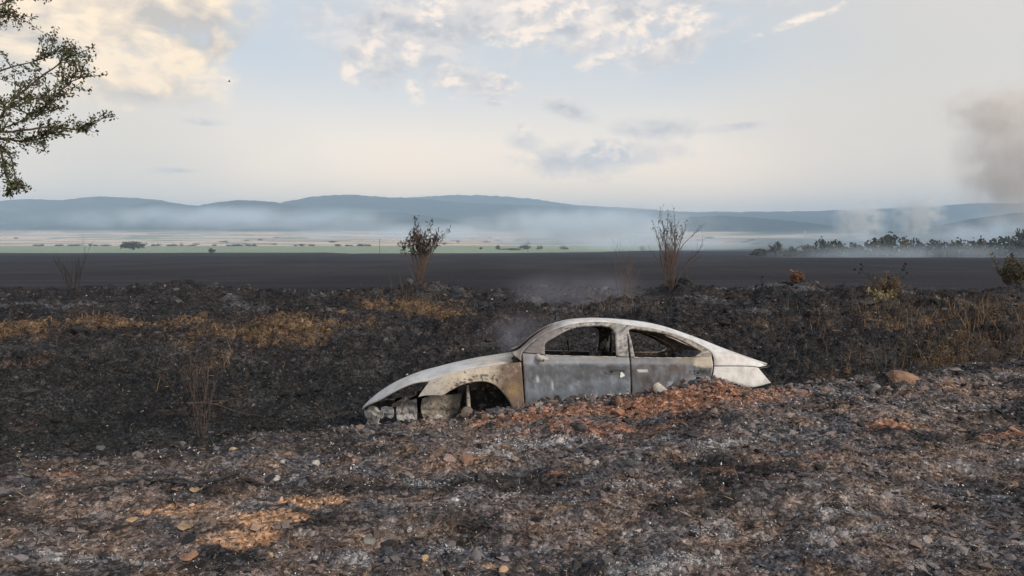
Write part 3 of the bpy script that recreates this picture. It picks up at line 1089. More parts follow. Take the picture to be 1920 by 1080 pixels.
        hole = carp(px - .45 * w + 2.4 * np.cos(u), row + .5 + 2.2 * np.sin(u), yside(px + 0 * u, row + 0 * u) - 0.0125)  # closed dark disc, painting in the shade of a hole
        hole = np.concatenate([hole, hole + np.array([0, .02, 0])])
        mesh_np('lock_hole_disc', hole, [np.stack([i, j, 20 + j, 20 + i], 1), np.arange(20)[None, :]], SOOT, parent=doors[0])
    # white flake at the front handle
    u = np.linspace(0, 2 * np.pi, 12, endpoint=False)
    rr = 1 + .25 * np.sin(3 * u + 1)
    fl = carp(1166.5 + 4.2 * rr * np.cos(u), 703 + 5 * rr * np.sin(u), yside(1166 + 0 * u, 703 + 0 * u) - 0.019)
    mesh_np('paint_flake', fl, np.arange(12)[None, ::-1], mat_noise('bare_white', (.7, .69, .67), (.8, .8, .79), 30), parent=fd[0])
    # mirror stump
    V, Fc = tube_mesh([(carp(np.array([1008, 1012, 1015, 1019]), np.array([668, 671, 674, 676]), np.array([-.87, -.91, -.95, -.97])), [.030, .034, .026, .016])], 7)
    mesh_np('mirror_stump', V, Fc, RUSTY, parent=fd[0], smooth=True)
    # --- side frame: windscreen pillar, roof rail, rear pillar
    outer = [(958, 662), (975, 655), (996, 636.5), (1025, 616), (1060, 602.5), (1100, 597.5), (1136, 598), (1172, 600.5), (1208, 605), (1244, 613), (1280, 625), (1317, 638.5), (1353, 653), (1389, 666), (1420, 676.5), (1438, 682.5)]
    inner = [(977.5, 677), (979, 662), (999, 641.5), (1027, 624.5), (1063, 610.5), (1100, 604.8), (1136, 604.8), (1172, 609.5), (1208, 614.3), (1243, 621.3), (1279, 632.6), (1304, 643), (1331, 659), (1338, 672), (1338.5, 680), (1339, 686)]
    yo = lambda px, row: yside(px, row)
    K0, K1 = catmull(outer, 110), catmull(inner, 110)
    g = []
    ys_ = []
    for v in np.linspace(0, 1, 8):
        q = K0 * (1 - v) + K1 * v
        g.append(q)
        inset = 0.10 * (1 - v) ** 1.6
        ys_.append(yside(q[:, 0], np.maximum(q[:, 1], 0)) + inset)
    q = np.concatenate(g)
    V = carp(q[:, 0], q[:, 1], np.concatenate(ys_))
    sf = finish_panel(V, grid_faces(110, 8), col_frame(q[:, 0], q[:, 1]), 'side_frame', car, PANEL, 0.02, True, 'white roof rail and rear pillar, brown scorched windscreen pillar', SCORCH)
    # dark tube painting in the shaded seam between rail and doors
    ic = catmull(inner[1:14], 90)
    for sgn, so in ((1, sf[0]), (-1, sf[1])):
        p = carp(ic[:, 0], ic[:, 1] + .6, yside(ic[:, 0], ic[:, 1]) - .002)
        p[:, 1] *= sgn
        V, Fc = tube_mesh([(p, .0042)], 5)
        mesh_np('seam_tube', V, Fc, SOOT, parent=so)
    # upper rear quarter: from the rear pillar's door edge to the tail
    uq_t = [(1339.5, 672), (1353, 662), (1372, 663.5), (1395, 671), (1418, 679), (1437, 685.5)]
    uq_b = [(1339, 686.5), (1353, 686), (1372, 686), (1395, 686), (1410, 686.6), (1423, 688)]
    ymid = lambda px, row: yside(px, row) + 0.012
    panel('upper_quarter', [uq_t, uq_b], 40, 10, col_quarter, car, PANEL, yf=ymid)
    # --- quarter panel
    qt = [(1339, 687.3), (1353, 687), (1372, 687), (1395, 687.2), (1410, 687.8), (1421, 689.5)]
    qm = [(1337, 702), (1354, 702), (1376, 704), (1400, 705), (1418, 704), (1433, 704)]
    qb = [(1332, 716), (1354, 716), (1378, 722), (1398, 727), (1418, 725), (1445, 718)]
    panel('quarter_panel', [qt, qm, qb], 50, 16, col_quarter, car, PANEL, label='chalk-white rear quarter panel')
    # hidden lower flank behind the bank
    panel('lower_quarter', [[(1332, 717), (1378, 723), (1410, 727)], [(1300, 770), (1350, 790), (1400, 790)]], 20, 8, col_rdoor, car, PANEL, yf=lambda p, r: yside(p, r) + .03)

    # --- roof between the rails
    rl = carp(K0[:, 0], K0[:, 1], yside(K0[:, 0], K0[:, 1]) + 0.10)
    a0 = np.argmin(np.abs(K0[:, 0] - 1040))
    a1 = np.argmin(np.abs(K0[:, 0] - 1292))

    def span(name, ia, ib, n, crown, label=None, mat=PANEL, nacross=15, colm=1.0, inset=0.0):
        ii = np.linspace(ia, ib, n)
        e = np.stack([np.interp(ii, np.arange(len(rl)), rl[:, a]) for a in range(3)], 1)
        t = np.linspace(-1, 1, nacross)
        rows = []
        for tt in t:
            p = e.copy()
            p[:, 1] = np.abs(e[:, 1]) * tt
            p[:, 2] = e[:, 2] - 0.004 + crown * (1 - tt * tt) + .004 * fbm(p[:, 0] * 3, p[:, 1] * 3, 2, 5)
            rows.append(p)
        V = np.concatenate(rows)
        c = WHITE[None, :] * (0.92 + .12 * fbm(V[:, 0] * 2, V[:, 1] * 2, 3, 8)[:, None])
        o = mesh_np(name, V, grid_faces(n, nacross)[:, ::-1], mat, parent=car, cols=c * colm, smooth=True)
        o.data.materials.append(SOOT)
        md = o.modifiers.new('thickness', 'SOLIDIFY')
        md.material_offset = 1
        md.thickness = 0.012
        md.offset = -1
        if label:
            o['label'] = label
        return o
    span('roof', a0, a1, 50, 0.018)
    b0 = np.argmin(np.abs(K0[:, 0] - 1385))
    b1 = len(K0) - 1
    tg = span('tailgate', b0, b1, 16, 0.012)
    # spoiler lip and tail panel
    e1 = rl[-1]
    n = 15
    t = np.linspace(-1, 1, n)
    tl = [np.stack([np.full(n, e1[0] + dx), t * abs(e1[1]), np.full(n, e1[2] + dz) + .012 * (1 - t * t)], 1) for dx, dz in ((0, 0), (0.03, -.012), (0.03, -.03), (-.09, -.05), (-.03, -.14), (.03, -.22), (-.02, -.42))]
    V = np.concatenate(tl)
    mesh_np('tail_panel', V, grid_faces(n, len(tl))[:, ::-1], PANEL, parent=car, cols=np.tile(WHITE * .8, (len(V), 1)))

    # --- hood
    hs = [(676, 766), (692, 748.5), (712, 732.5), (743.5, 714.5), (784, 698.5), (832.5, 685.5), (881, 674.5), (929, 666.5), (962, 662)]
    he = [(677, 768), (688, 759.5), (712, 749), (736, 735.5), (760, 723.5), (784, 716), (806, 713.3), (820.5, 707), (844.6, 699.8), (871, 693.7), (905, 687.7), (941, 682), (977, 677.5)]
    S = catmull(hs, 80)
    E = catmull(he, 120)
    S3 = carp(S[:, 0], S[:, 1], -0.22 * np.ones(80))
    ey = -0.77 * np.sqrt(np.clip(1 - (np.clip(815 - E[:, 0], 0, 140) / 140) ** 2, 0.0, 1)) - 0.01
    E3 = carp(E[:, 0], E[:, 1], ey)
    xs = np.linspace(max(S3[0, 0], E3[0, 0]) + 0.004, min(S3[-1, 0], E3[-1, 0]), 70)
    zc = np.interp(xs, S3[:, 0], S3[:, 2])
    o_ = np.argsort(E3[:, 0])
    ze = np.interp(xs, E3[o_, 0], E3[o_, 2])
    ye = np.interp(xs, E3[o_, 0], -E3[o_, 1])
    rows = []
    pxs = []
    for tt in np.linspace(-1, 1, 23):
        w = np.abs(tt)
        h = 1 - w ** 2.6
        z = ze + (zc - ze) * h
        crease = 0.008 * np.exp(-((w - .62) / .07) ** 2)
        rows.append(np.stack([xs, tt * ye, z + crease], 1))
        pxs.append(np.interp(xs, S3[:, 0], S[:, 0]))
    V = np.concatenate(rows)
    V[:, 2] += 0.006 * fbm(V[:, 0] * 2.2, V[:, 1] * 2.2, 3, 3)
    ppx = np.concatenate(pxs)
    o = mesh_np('hood', V, grid_faces(70, 23)[:, ::-1], PANEL, parent=car, cols=col_hood(ppx, 700 + V[:, 1] * 80), smooth=True)
    md = o.modifiers.new('thickness', 'SOLIDIFY')
    md.thickness = 0.014
    md.offset = -1
    o.data.materials.append(SOOT)
    md.material_offset = 1
    o['label'] = 'chalk-white buckled hood drooping at the nose'
    # cowl, fills between hood and windscreen base
    cw = carp(np.array([958, 978.0]), np.array([663, 668.0]), np.array([-.62, -.62]))
    bm_obj('cowl', box_np(cw[:, 0].mean() + .06, 0, cw[:, 2].mean() - .05, .22, 1.35, .06, .01), SOOT, car)

    # --- front structure
    def slab(name, pts, y0, y1, mat, parent=car, wob=0.0):
        P = np.array(pts, float)
        n = len(P)
        a = carp(P[:, 0], P[:, 1], y0)
        b = a.copy()
        b[:, 1] = y1
        V = np.concatenate([a, b])
        i = np.arange(n)
        j = (i + 1) % n
        bm = bmesh.new()
        vv = [bm.verts.new(v) for v in V]
        bm.faces.new([vv[k] for k in i][::-1])
        bm.faces.new([vv[n + k] for k in i])
        for k in range(n):
            bm.faces.new([vv[k], vv[(k + 1) % n], vv[n + (k + 1) % n], vv[n + k]])
        bmesh.ops.recalc_face_normals(bm, faces=bm.faces)
        bmesh.ops.triangulate(bm, faces=[f for f in bm.faces if len(f.verts) > 4])
        return bm_obj(name, bm, mat, parent)
    # inner fender apron, cream, sooted towards the wheel, torn lower edge
    def col_apron(px, row):
        c = np.tile(CREAM * .66, (len(px), 1))
        c = lerp(c, np.array((.20, .15, .11)), sstep(nz(px, row, 12, 61), -.05, .35) * .8)
        c = lerp(c, SOOTC, np.clip(sstep(px + 16 * nz(px, row, 9, 62), 828, 852) + sstep(row + 8 * nz(px, row, 7, 63), 776, 790) * .8 + sstep(nz(px, row, 5, 64), .25, .42), 0, 1) * .92)
        return c
    panel('inner_fender', [[(792, 748), (799, 745), (808, 742), (820, 740), (838, 740), (856, 738), (868, 734)], [(789, 768), (798, 767), (808, 768), (822, 766), (840, 766), (854, 764), (862, 762)], [(796, 790), (803, 797), (812, 794), (826, 802), (840, 798), (852, 804), (860, 802)]], 50, 24, col_apron, car, PANEL_SP,
          yf=lambda p, r: -0.60 + .010 * np.sin(p / 9) + .03 * sstep(r, 764, 770) + .012 * nz(p, r, 14, 65), dent=.01)

    # crash box: crumpled, ribbed sheet metal
    def col_box(px, row):
        c = np.tile(np.array((.46, .44, .42)), (len(px), 1))
        c = lerp(c, np.array((.17, .115, .08)), sstep(nz(px, row, 8, 71), .05, .4) * .7)
        c = lerp(c, SOOTC, sstep(nz(px, row, 4.5, 72), .2, .45) * .8)
        return c
    panel('crash_box', [[(745, 752), (752, 753), (763, 749), (772, 750), (781, 747)], [(743, 771), (752, 772), (763, 769), (773, 771), (782, 767)], [(745, 793), (753, 788), (763, 796), (772, 786), (781, 792)]], 36, 20, col_box, car, PANEL_SP,
          yf=lambda p, r: -0.56 - .03 * np.abs(np.sin(r / 5.5)) + .04 * nz(p, r, 10, 73), dent=.012)
    panel('beam_bracket', [[(715, 764), (722, 762), (731, 763), (738, 760)], [(714, 786), (722, 781), (732, 785), (738, 780)]], 20, 14, col_box, car, PANEL_SP,
          yf=lambda p, r: -0.46 - .12 * (p - 712) / 30 - .02 * np.abs(np.sin(r / 4)), dent=.012)
    # bumper beam: swept hat section
    n = 33
    t = np.linspace(-1, 1, n)
    bz = carp(np.array([716.0]), np.array([777.0]), np.array([-.35]))[0]
    fx = carp(np.array([681.0]), np.array([778.0]), np.array([-.12]))[0]
    sec = [(-.03, .075), (0.0, .080), (0.0, .045), (.035, .030), (.035, -.030), (0, -.045), (0, -.085), (-.03, -.08)]
    rows = []
    for dx, dz in sec:
        x = fx[0] + 0.26 * t * t + dx + .05
        rows.append(np.stack([x - 2 * dx + .012 * np.sin(t * 13 + dz * 40), t * .60, np.full(n, bz[2]) + dz - 0.02 * t * t + .016 * np.sin(t * 9 + 1) + .008 * np.sin(t * 23)], 1))
    V = np.concatenate(rows)
    o = mesh_np('bumper_beam', V, grid_faces(n, len(sec)), RUSTY, parent=car)
    md = o.modifiers.new('thickness', 'SOLIDIFY')
    md.thickness = 0.01
    # radiator support rail and engine lump
    slab('slam_panel', [(735, 758), (800, 722), (803, 727), (740, 764)], -0.66, -0.58, SOOT)
    bm = bmesh.new()
    bmesh.ops.create_icosphere(bm, subdivisions=3, radius=1.0)
    c = carp(np.array([868.0]), np.array([745.0]), np.array([0.0]))[0]
    for v in bm.verts:
        k = 1 + .22 * math.sin(v.co.x * 7 + v.co.y * 5) * math.cos(v.co.z * 6)
        v.co = Vector((c[0] + v.co.x * .50 * k, v.co.y * .42 * k, c[2] - .12 + v.co.z * .20 * k))
    bm_obj('engine_block', bm, SOOT, car)
    # wheel well liner and strut
    slab('wheel_well', [(858, 702), (984, 690), (990, 810), (858, 810)], -0.42, -0.40, SOOT)
    slab('wheel_well', [(858, 702), (984, 690), (990, 810), (858, 810)], .40, .42, SOOT)
    slab('firewall', [(962, 672), (978, 672), (985, 810), (965, 810)], -0.80, 0.80, SOOT)
    st = carp(np.array([877, 878, 879.0]), np.array([722, 745, 772.0]), -0.66 * np.ones(3))
    V, Fc = tube_mesh([(st, [.012, .020, .024])], 9)
    sto = mesh_np('suspension_strut', V, Fc, RUSTY, parent=car, smooth=True)
    hp = carp(np.array([876.0]), np.array([774.0]), np.array([-.70]))[0]
    V, Fc = tube_mesh([(np.array([hp + (0, -.03, 0), hp + (0, -.02, 0), hp + (0, .0, 0), hp + (0, .05, 0)]), [.01, .065, .07, .04])], 14)
    mesh_np('wheel_hub', V, Fc, SCORCH, parent=car, smooth=False)
    # --- cabin
    fl = carp(np.array([990, 1330.0]), np.array([800, 770.0]), np.array([-.8, -.8]))
    bm_obj('floor_pan', box_np((fl[0, 0] + fl[1, 0]) / 2, 0, .22, fl[1, 0] - fl[0, 0], 1.66, .05), SOOT, car)
    dp = carp(np.array([1008.0]), np.array([668.0]), np.array([-.3]))[0]
    bm_obj('dashboard', box_np(dp[0] + .02, 0, dp[2] - .18, .26, 1.45, .20, .05), SOOT, car)

    def seat(px, y, w, top_row, parent=car):
        b = carp(np.array([px]), np.array([top_row]), np.array([y]))[0]
        s = bm_obj('seat', box_np(b[0] - .28, y, b[2] - .47, .52, w, .12, .04), SEATM, parent, True)
        bk = box_np(0, 0, 0, .10, w, .60, .04)
        for v in bk.verts:
            taper = 1 - .22 * max(0, v.co.z / .3)
            v.co = Vector((b[0] + v.co.x + .22 * (v.co.z + .3) * .4, y + v.co.y * taper, b[2] - .22 + v.co.z))
        bm_obj('backrest', bk, SEATM, s, True)
        hr = box_np(b[0] + .16, y, b[2] + .11, .07, .24, .13, .03)
        bm_obj('headrest', hr, SEATM, s, True)
    seat(1108, -.37, .46, 664)
    seat(1108, .37, .46, 666)
    rb = carp(np.array([1262.0]), np.array([668.0]), np.array([0.0]))[0]
    bk = box_np(rb[0], 0, rb[2] - .22, .14, 1.2, .56, .05)
    for v in bk.verts:
        v.co.x += (v.co.z - rb[2] + .5) * .45
        v.co.z += .03 * math.sin(v.co.y * 6)
    bm_obj('rear_backrest', bk, SEATM, car, True)
    ps = carp(np.array([1320.0]), np.array([672.0]), np.array([0.0]))[0]
    bm_obj('parcel_shelf', box_np(ps[0], 0, ps[2] - .06, .42, 1.3, .03), SOOT, car)
    V, Fc = tube_mesh([(np.array([dp + (.32 + .04 * math.cos(a), -.07 + .18 * math.cos(a), .00 + .18 * math.sin(a)) for a in np.linspace(0, 2 * np.pi, 25)]), .012)], 6)
    mesh_np('steering_wheel', V, Fc, SOOT, parent=car)
    # inner lining of roof: dark
    return car


build_car()

# ------------------------------------------------------------------ loose matter on the ground (uncountable)
def scatter_pos(n, y0, y1, rng, bias=1.0, half=0.86):
    Y = np.exp(rng.uniform(math.log(y0), math.log(y1), n))
    X = rng.uniform(-1, 1, n) * (0.8 + half * Y)
    return X, Y


_t = (1 + 5 ** .5) / 2
ICO_V = np.array([(-1, _t, 0), (1, _t, 0), (-1, -_t, 0), (1, -_t, 0), (0, -1, _t), (0, 1, _t), (0, -1, -_t), (0, 1, -_t), (_t, 0, -1), (_t, 0, 1), (-_t, 0, -1), (-_t, 0, 1)]) / math.sqrt(1 + _t * _t)
ICO_F = np.array([(0, 11, 5), (0, 5, 1), (0, 1, 7), (0, 7, 10), (0, 10, 11), (1, 5, 9), (5, 11, 4), (11, 10, 2), (10, 7, 6), (7, 1, 8), (3, 9, 4), (3, 4, 2), (3, 2, 6), (3, 6, 8), (3, 8, 9), (4, 9, 5), (2, 4, 11), (6, 2, 10), (8, 6, 7), (9, 8, 1)])
OCT_V = np.array([(1, 0, 0), (-1, 0, 0), (0, 1, 0), (0, -1, 0), (0, 0, 1), (0, 0, -1)], float)
OCT_F = np.array([(0, 2, 4), (2, 1, 4), (1, 3, 4), (3, 0, 4), (2, 0, 5), (1, 2, 5), (3, 1, 5), (0, 3, 5)])


def rot_batch(n, rng, tilt=0.5):
    a = rng.uniform(0, 2 * np.pi, n)
    b = rng.normal(0, tilt, n)
    c = rng.normal(0, tilt, n)
    ca, sa, cb, sb, cc, sc = np.cos(a), np.sin(a), np.cos(b), np.sin(b), np.cos(c), np.sin(c)
    o = np.zeros(n)
    e = np.ones(n)
    Rz = np.stack([ca, -sa, o, sa, ca, o, o, o, e], 1).reshape(n, 3, 3)
    Rx = np.stack([e, o, o, o, cb, -sb, o, sb, cb], 1).reshape(n, 3, 3)
    Ry = np.stack([cc, o, sc, o, e, o, -sc, o, cc], 1).reshape(n, 3, 3)
    return np.einsum('nij,njk,nkl->nil', Rz, Rx, Ry)


def rocks_np(X, Y, S, cols, rng, base=(ICO_V, ICO_F), flat=(0.35, 0.8), sink=0.25, jit=0.28, tilt=.35):
    n = len(X)
    BV, BF = base
    sc = np.stack([rng.uniform(.7, 1.3, n), rng.uniform(.6, 1.1, n), rng.uniform(*flat, n)], 1) * S[:, None]
    V = BV[None] * (1 + rng.normal(0, jit, (n, len(BV), 1))).clip(.45, 1.6) * sc[:, None, :]
    V = np.einsum('nij,nkj->nki', rot_batch(n, rng, tilt), V)
    Z = ground_z(X, Y, True) + sc[:, 2] * (1 - 2 * sink) * .6
    V = V + np.stack([X, Y, Z], 1)[:, None, :]
    Fc = (BF[None] + (np.arange(n) * len(BV))[:, None, None]).reshape(-1, 3)
    C = np.repeat(cols, len(BV), 0)
    return V.reshape(-1, 3), Fc, C


CLOD = mat_attr('clods', rough=0.95, nscale=55.0, var=0.55, bump=0.7, bscale=120.0, spec=0.15, bdist=0.006)


def soil_palette(X, Y, rng):
    """each clod takes the colour of the soil it lies in, with its own deviation"""
    n = len(X)
    c = col_near(X, Y)
    pick = rng.random(n)
    c = np.where((pick < 0.20)[:, None], CHAR * 1.1, c)
    c = np.where(((pick > 0.22) & (pick < 0.36))[:, None], c * .6 + GREY * .75, c)
    nb = (Y < 8.4) | (pick < .39)
    c = np.where(((pick > 0.36) & (pick < 0.50) & nb)[:, None], c * .6 + BROWN * .85, c)
    c = c * rng.uniform(.6, 1.5, n)[:, None]
    return np.clip(c, .012, .6)


def build_gravel():
    rng = np.random.default_rng(3)
    X, Y = scatter_pos(52000, 2.7, 8.6, rng)
    S = np.clip(0.0036 * Y / 3.5 * rng.pareto(2.3, len(X)) + 0.0040 * Y / 3.5, 0, 0.038)
    a = rocks_np(X, Y, S, soil_palette(X, Y, rng), rng, (OCT_V, OCT_F), jit=.35, flat=(.2, .6))
    X2, Y2 = scatter_pos(6500, 2.7, 8.6, rng)
    S2 = np.clip(0.010 * Y2 / 4 * (1 + rng.pareto(2.8, len(X2))), 0, 0.05)
    b = rocks_np(X2, Y2, S2, soil_palette(X2, Y2, rng), rng, flat=(.25, .6), sink=.35)
    X3 = rng.uniform(-.9, 3.4, 1500)
    Y3 = np.interp(X3, CX, CY) + rng.normal(0.10, .16, 1500)
    S3 = np.clip(.012 * (1 + rng.pareto(2.4, 1500)), 0, .055)
    c3 = soil_palette(X3, Y3, rng) * 1.1
    wk = rng.random(1500) < .08
    c3[wk] = np.array((.40, .36, .32)) * rng.uniform(.6, 1.2, (wk.sum(), 1))
    d = rocks_np(X3, Y3, S3, c3, rng, flat=(.4, .8), sink=.3)
    V = np.concatenate([a[0], b[0], d[0]])
    Fc = np.concatenate([a[1], b[1] + len(a[0]), d[1] + len(a[0]) + len(b[0])])
    C = np.concatenate([a[2], b[2], d[2]])
    o = mesh_np('gravel', V, Fc, CLOD, cols=C)
    tag(o, 'charred gravel and soil crumbs strewn over the near bank', 'gravel', kind='stuff')
    # clods on the far side of the ditch and on the spoil ridge
    X, Y = scatter_pos(26000, 8.6, 23.5, rng, half=.8)
    S = np.clip(0.010 * Y / 10 * (1 + rng.pareto(2.6, len(X))), 0, 0.05)
    c = soil_palette(X, Y, rng) * .95
    k = rng.random(len(X)) < .035
    c[k] = np.array((.36, .33, .30)) * rng.uniform(.6, 1.4, (k.sum(), 1))
    S[k] *= .7
    v = rocks_np(X, Y, S, c, rng, (OCT_V, OCT_F), jit=.3, flat=(.4, .9))
    X2, Y2 = scatter_pos(4200, 8.8, 23.0, rng, half=.8)
    S2 = np.clip(0.030 * Y2 / 13 * (1 + rng.pareto(3.0, len(X2))), 0, .13)
    v2 = rocks_np(X2, Y2, S2, soil_palette(X2, Y2, rng) * .8, rng, flat=(.35, .75), sink=.4, jit=.2)
    v = (np.concatenate([v[0], v2[0]]), np.concatenate([v[1], v2[1] + len(v[0])]), np.concatenate([v[2], v2[2]]))
    o = mesh_np('clods', v[0], v[1], CLOD, cols=v[2])
    tag(o, 'blackened clods of earth on the far slope of the ditch', 'clods', kind='stuff')


build_gravel()


def strips_np(P, D, L, W, bend, rng, up=None):
    """thin curved flakes: 3 cross sections, 2 quads each"""
    n = len(P)
    D = D / (np.linalg.norm(D, axis=1)[:, None] + 1e-9)
    ref = rng.normal(0, 1, (n, 3))
    S = np.cross(D, ref)
    S /= np.linalg.norm(S, axis=1)[:, None] + 1e-9
    N = np.cross(S, D)
    N *= np.sign(N[:, 2:3] + 1e-6)
    V = np.zeros((n, 6, 3))
    for k, t in enumerate((0, .5, 1.0)):
        c = P + D * (L * t)[:, None] + N * (bend * L * 4 * t * (1 - t))[:, None]
        w = W * (1.0, .9, .25)[k]
        V[:, 2 * k] = c - S * w[:, None]
        V[:, 2 * k + 1] = c + S * w[:, None]
    f = np.array([(0, 1, 3, 2), (2, 3, 5, 4)])
    Fc = (f[None] + (np.arange(n) * 6)[:, None, None]).reshape(-1, 4)
    return V.reshape(-1, 3), Fc


ASHM = mat_attr('ash', rough=1.0, nscale=60, var=.25, spec=.05)
STRAWM = mat_attr('dry_stalks', rough=.9, nscale=40, var=.3, spec=.1)


def build_ash():
    rng = np.random.default_rng(5)
    # white ash flakes gather in the ash patches
    X, Y = scatter_pos(150000, 2.7, 8.2, rng)
    red, tan, ash, strw, brown, n2 = ground_masks(X, Y)
    cl = sstep(fbm(X * 9, Y * 9, 3, 199), .12, .42)
    keep = rng.random(len(X)) < (1.0 * ash + 0.012 + 0.38 * cl)
    X, Y = X[keep], Y[keep]
    n = len(X)
    P = np.stack([X, Y, ground_z(X, Y, True) + .003], 1)
    D = np.stack([rng.normal(0, 1, n), rng.normal(0, 1, n), np.abs(rng.normal(0, .55, n))], 1)
    L = rng.uniform(.006, .022, n) * np.clip(Y / 4.5, .8, 1.7)
    W = rng.uniform(.0014, .0042, n) * np.clip(Y / 4.5, .8, 1.7)
    V, Fc = strips_np(P, D, L, W, rng.uniform(0, .5, n), rng)
    C = np.repeat(np.array((.50, .49, .485))[None] * rng.uniform(.18, 1.4, n)[:, None], 6, 0)
    o = mesh_np('ash_flakes', V, Fc, ASHM, cols=C)
    tag(o, 'white curled ash of burnt grass lying in patches', 'ash', kind='stuff')
    # charred stalks and straw
    X, Y = scatter_pos(9000, 2.7, 9.5, rng)
    n = len(X)
    P = np.stack([X, Y, ground_z(X, Y, True) + .006], 1)
    D = np.stack([rng.normal(0, 1, n), rng.normal(0, 1, n), np.abs(rng.normal(0, .35, n))], 1)
    L = rng.uniform(.015, .09, n)
    W = rng.uniform(.0010, .0026, n)
    V, Fc = strips_np(P, D, L, W, rng.uniform(0, .3, n), rng)
    pal = np.array([(.015, .014, .014), (.02, .018, .018), (.09, .06, .04), (.28, .20, .12), (.05, .04, .035)])
    C = np.repeat(pal[rng.integers(0, 5, n)] * rng.uniform(.6, 1.3, (n, 1)), 6, 0)
    o = mesh_np('charred_straw', V, Fc, STRAWM, cols=C)
    tag(o, 'charred stalks and straw scattered over the near bank', 'straw', kind='stuff')
    # dry grass left unburnt on the ridge and in the ditch
    X, Y = scatter_pos(125000, 8.8, 23.5, rng, half=.8)
    m = sstep(zmask(X, Y, Z_STR) + 0.65 * fbm(X * 1.6, Y * 1.6, 4, 131), 0.25, 0.9)
    keep = rng.random(len(X)) < (.45 * m + .42)
    X, Y, m = X[keep], Y[keep], m[keep]
    n = len(X)
    P = np.stack([X, Y, ground_z(X, Y, True) - .01], 1)
    D = np.stack([rng.normal(0, .6, n), rng.normal(0, .6, n), np.abs(rng.normal(.5, .35, n))], 1)
    L = rng.uniform(.04, .16, n) * (.6 + .6 * m)
    W = rng.uniform(.0025, .006, n)
    V, Fc = strips_np(P, D, L, W, rng.uniform(0, .4, n), rng)
    base = np.where((rng.random(n) < .30 + .66 * (1 - m))[:, None], np.array((.021, .020, .021)), np.array((.215, .14, .08)))
    C = np.repeat(base * rng.uniform(.5, 1.35, (n, 1)), 6, 0)
    o = mesh_np('dry_grass', V, Fc, STRAWM, cols=C)
    tag(o, 'short singed brown grass on the ditch slope and ridge', 'grass', kind='stuff')


build_ash()


def build_tall_grass():
    rng = np.random.default_rng(15)
    Zt = zones([(1780, 600, 1.9, 1.3, 1.0), (1640, 588, .9, .8, .7), (1770, 668, .8, .7, 1.0), (1890, 640, 1.0, 1.0, .8), (1900, 575, 1.4, 1.2, .8), (1560, 700, .8, .4, .4), (1830, 690, .7, .5, .7), (1160, 575, .9, 1.0, .5), (1460, 600, .6, .4, .3), (390, 700, .6, .6, .25), (760, 560, .9, .8, .6)])
    X, Y = scatter_pos(90000, 9.0, 24, rng, half=.8)
    m = zmask(X, Y, Zt) * (0.55 + 1.1 * fbm(X * 1.3, Y * 1.3, 3, 188))
    keep = rng.random(len(X)) < np.clip(m, 0, 1) * .9
    X, Y = X[keep], Y[keep]
    n = len(X)
    P = np.stack([X, Y, ground_z(X, Y, True) - .02], 1)
    D = np.stack([rng.normal(0, .35, n), rng.normal(0, .35, n), np.ones(n)], 1)
    L = rng.uniform(.10, .42, n)
    W = rng.uniform(.0014, .0034, n)
    V, Fc = strips_np(P, D, L, W, rng.uniform(0, .15, n), rng)
    pal = np.array([(.24, .15, .075), (.17, .105, .055), (.30, .20, .11), (.10, .065, .04)])
    C = np.repeat(pal[rng.integers(0, 4, n)] * rng.uniform(.6, 1.3, (n, 1)), 6, 0)
    o = mesh_np('tall_dry_grass', V, Fc, STRAWM, cols=C)
    tag(o, 'wispy tan dry grass standing on the right of the ridge and ditch', 'grass', kind='stuff')


build_tall_grass()


# ------------------------------------------------------------------ single stones, leaves, cable
def stone_mesh(seed, sub=2, jag=.3):
    bm = bmesh.new()
    bmesh.ops.create_icosphere(bm, subdivisions=sub, radius=1.0)
    r = random.Random(seed)
    cuts = [(Vector((r.gauss(0, 1), r.gauss(0, 1), r.gauss(0, 1))).normalized(), r.uniform(.35, .8)) for _ in range(11)]
    for v in bm.verts:
        for nrm, dd in cuts:
            h = v.co.dot(nrm)
            if h > dd:
                v.co -= nrm * (h - dd) * .92
        v.co *= 1 + r.uniform(-.05, .05) * jag * 2
    return bm


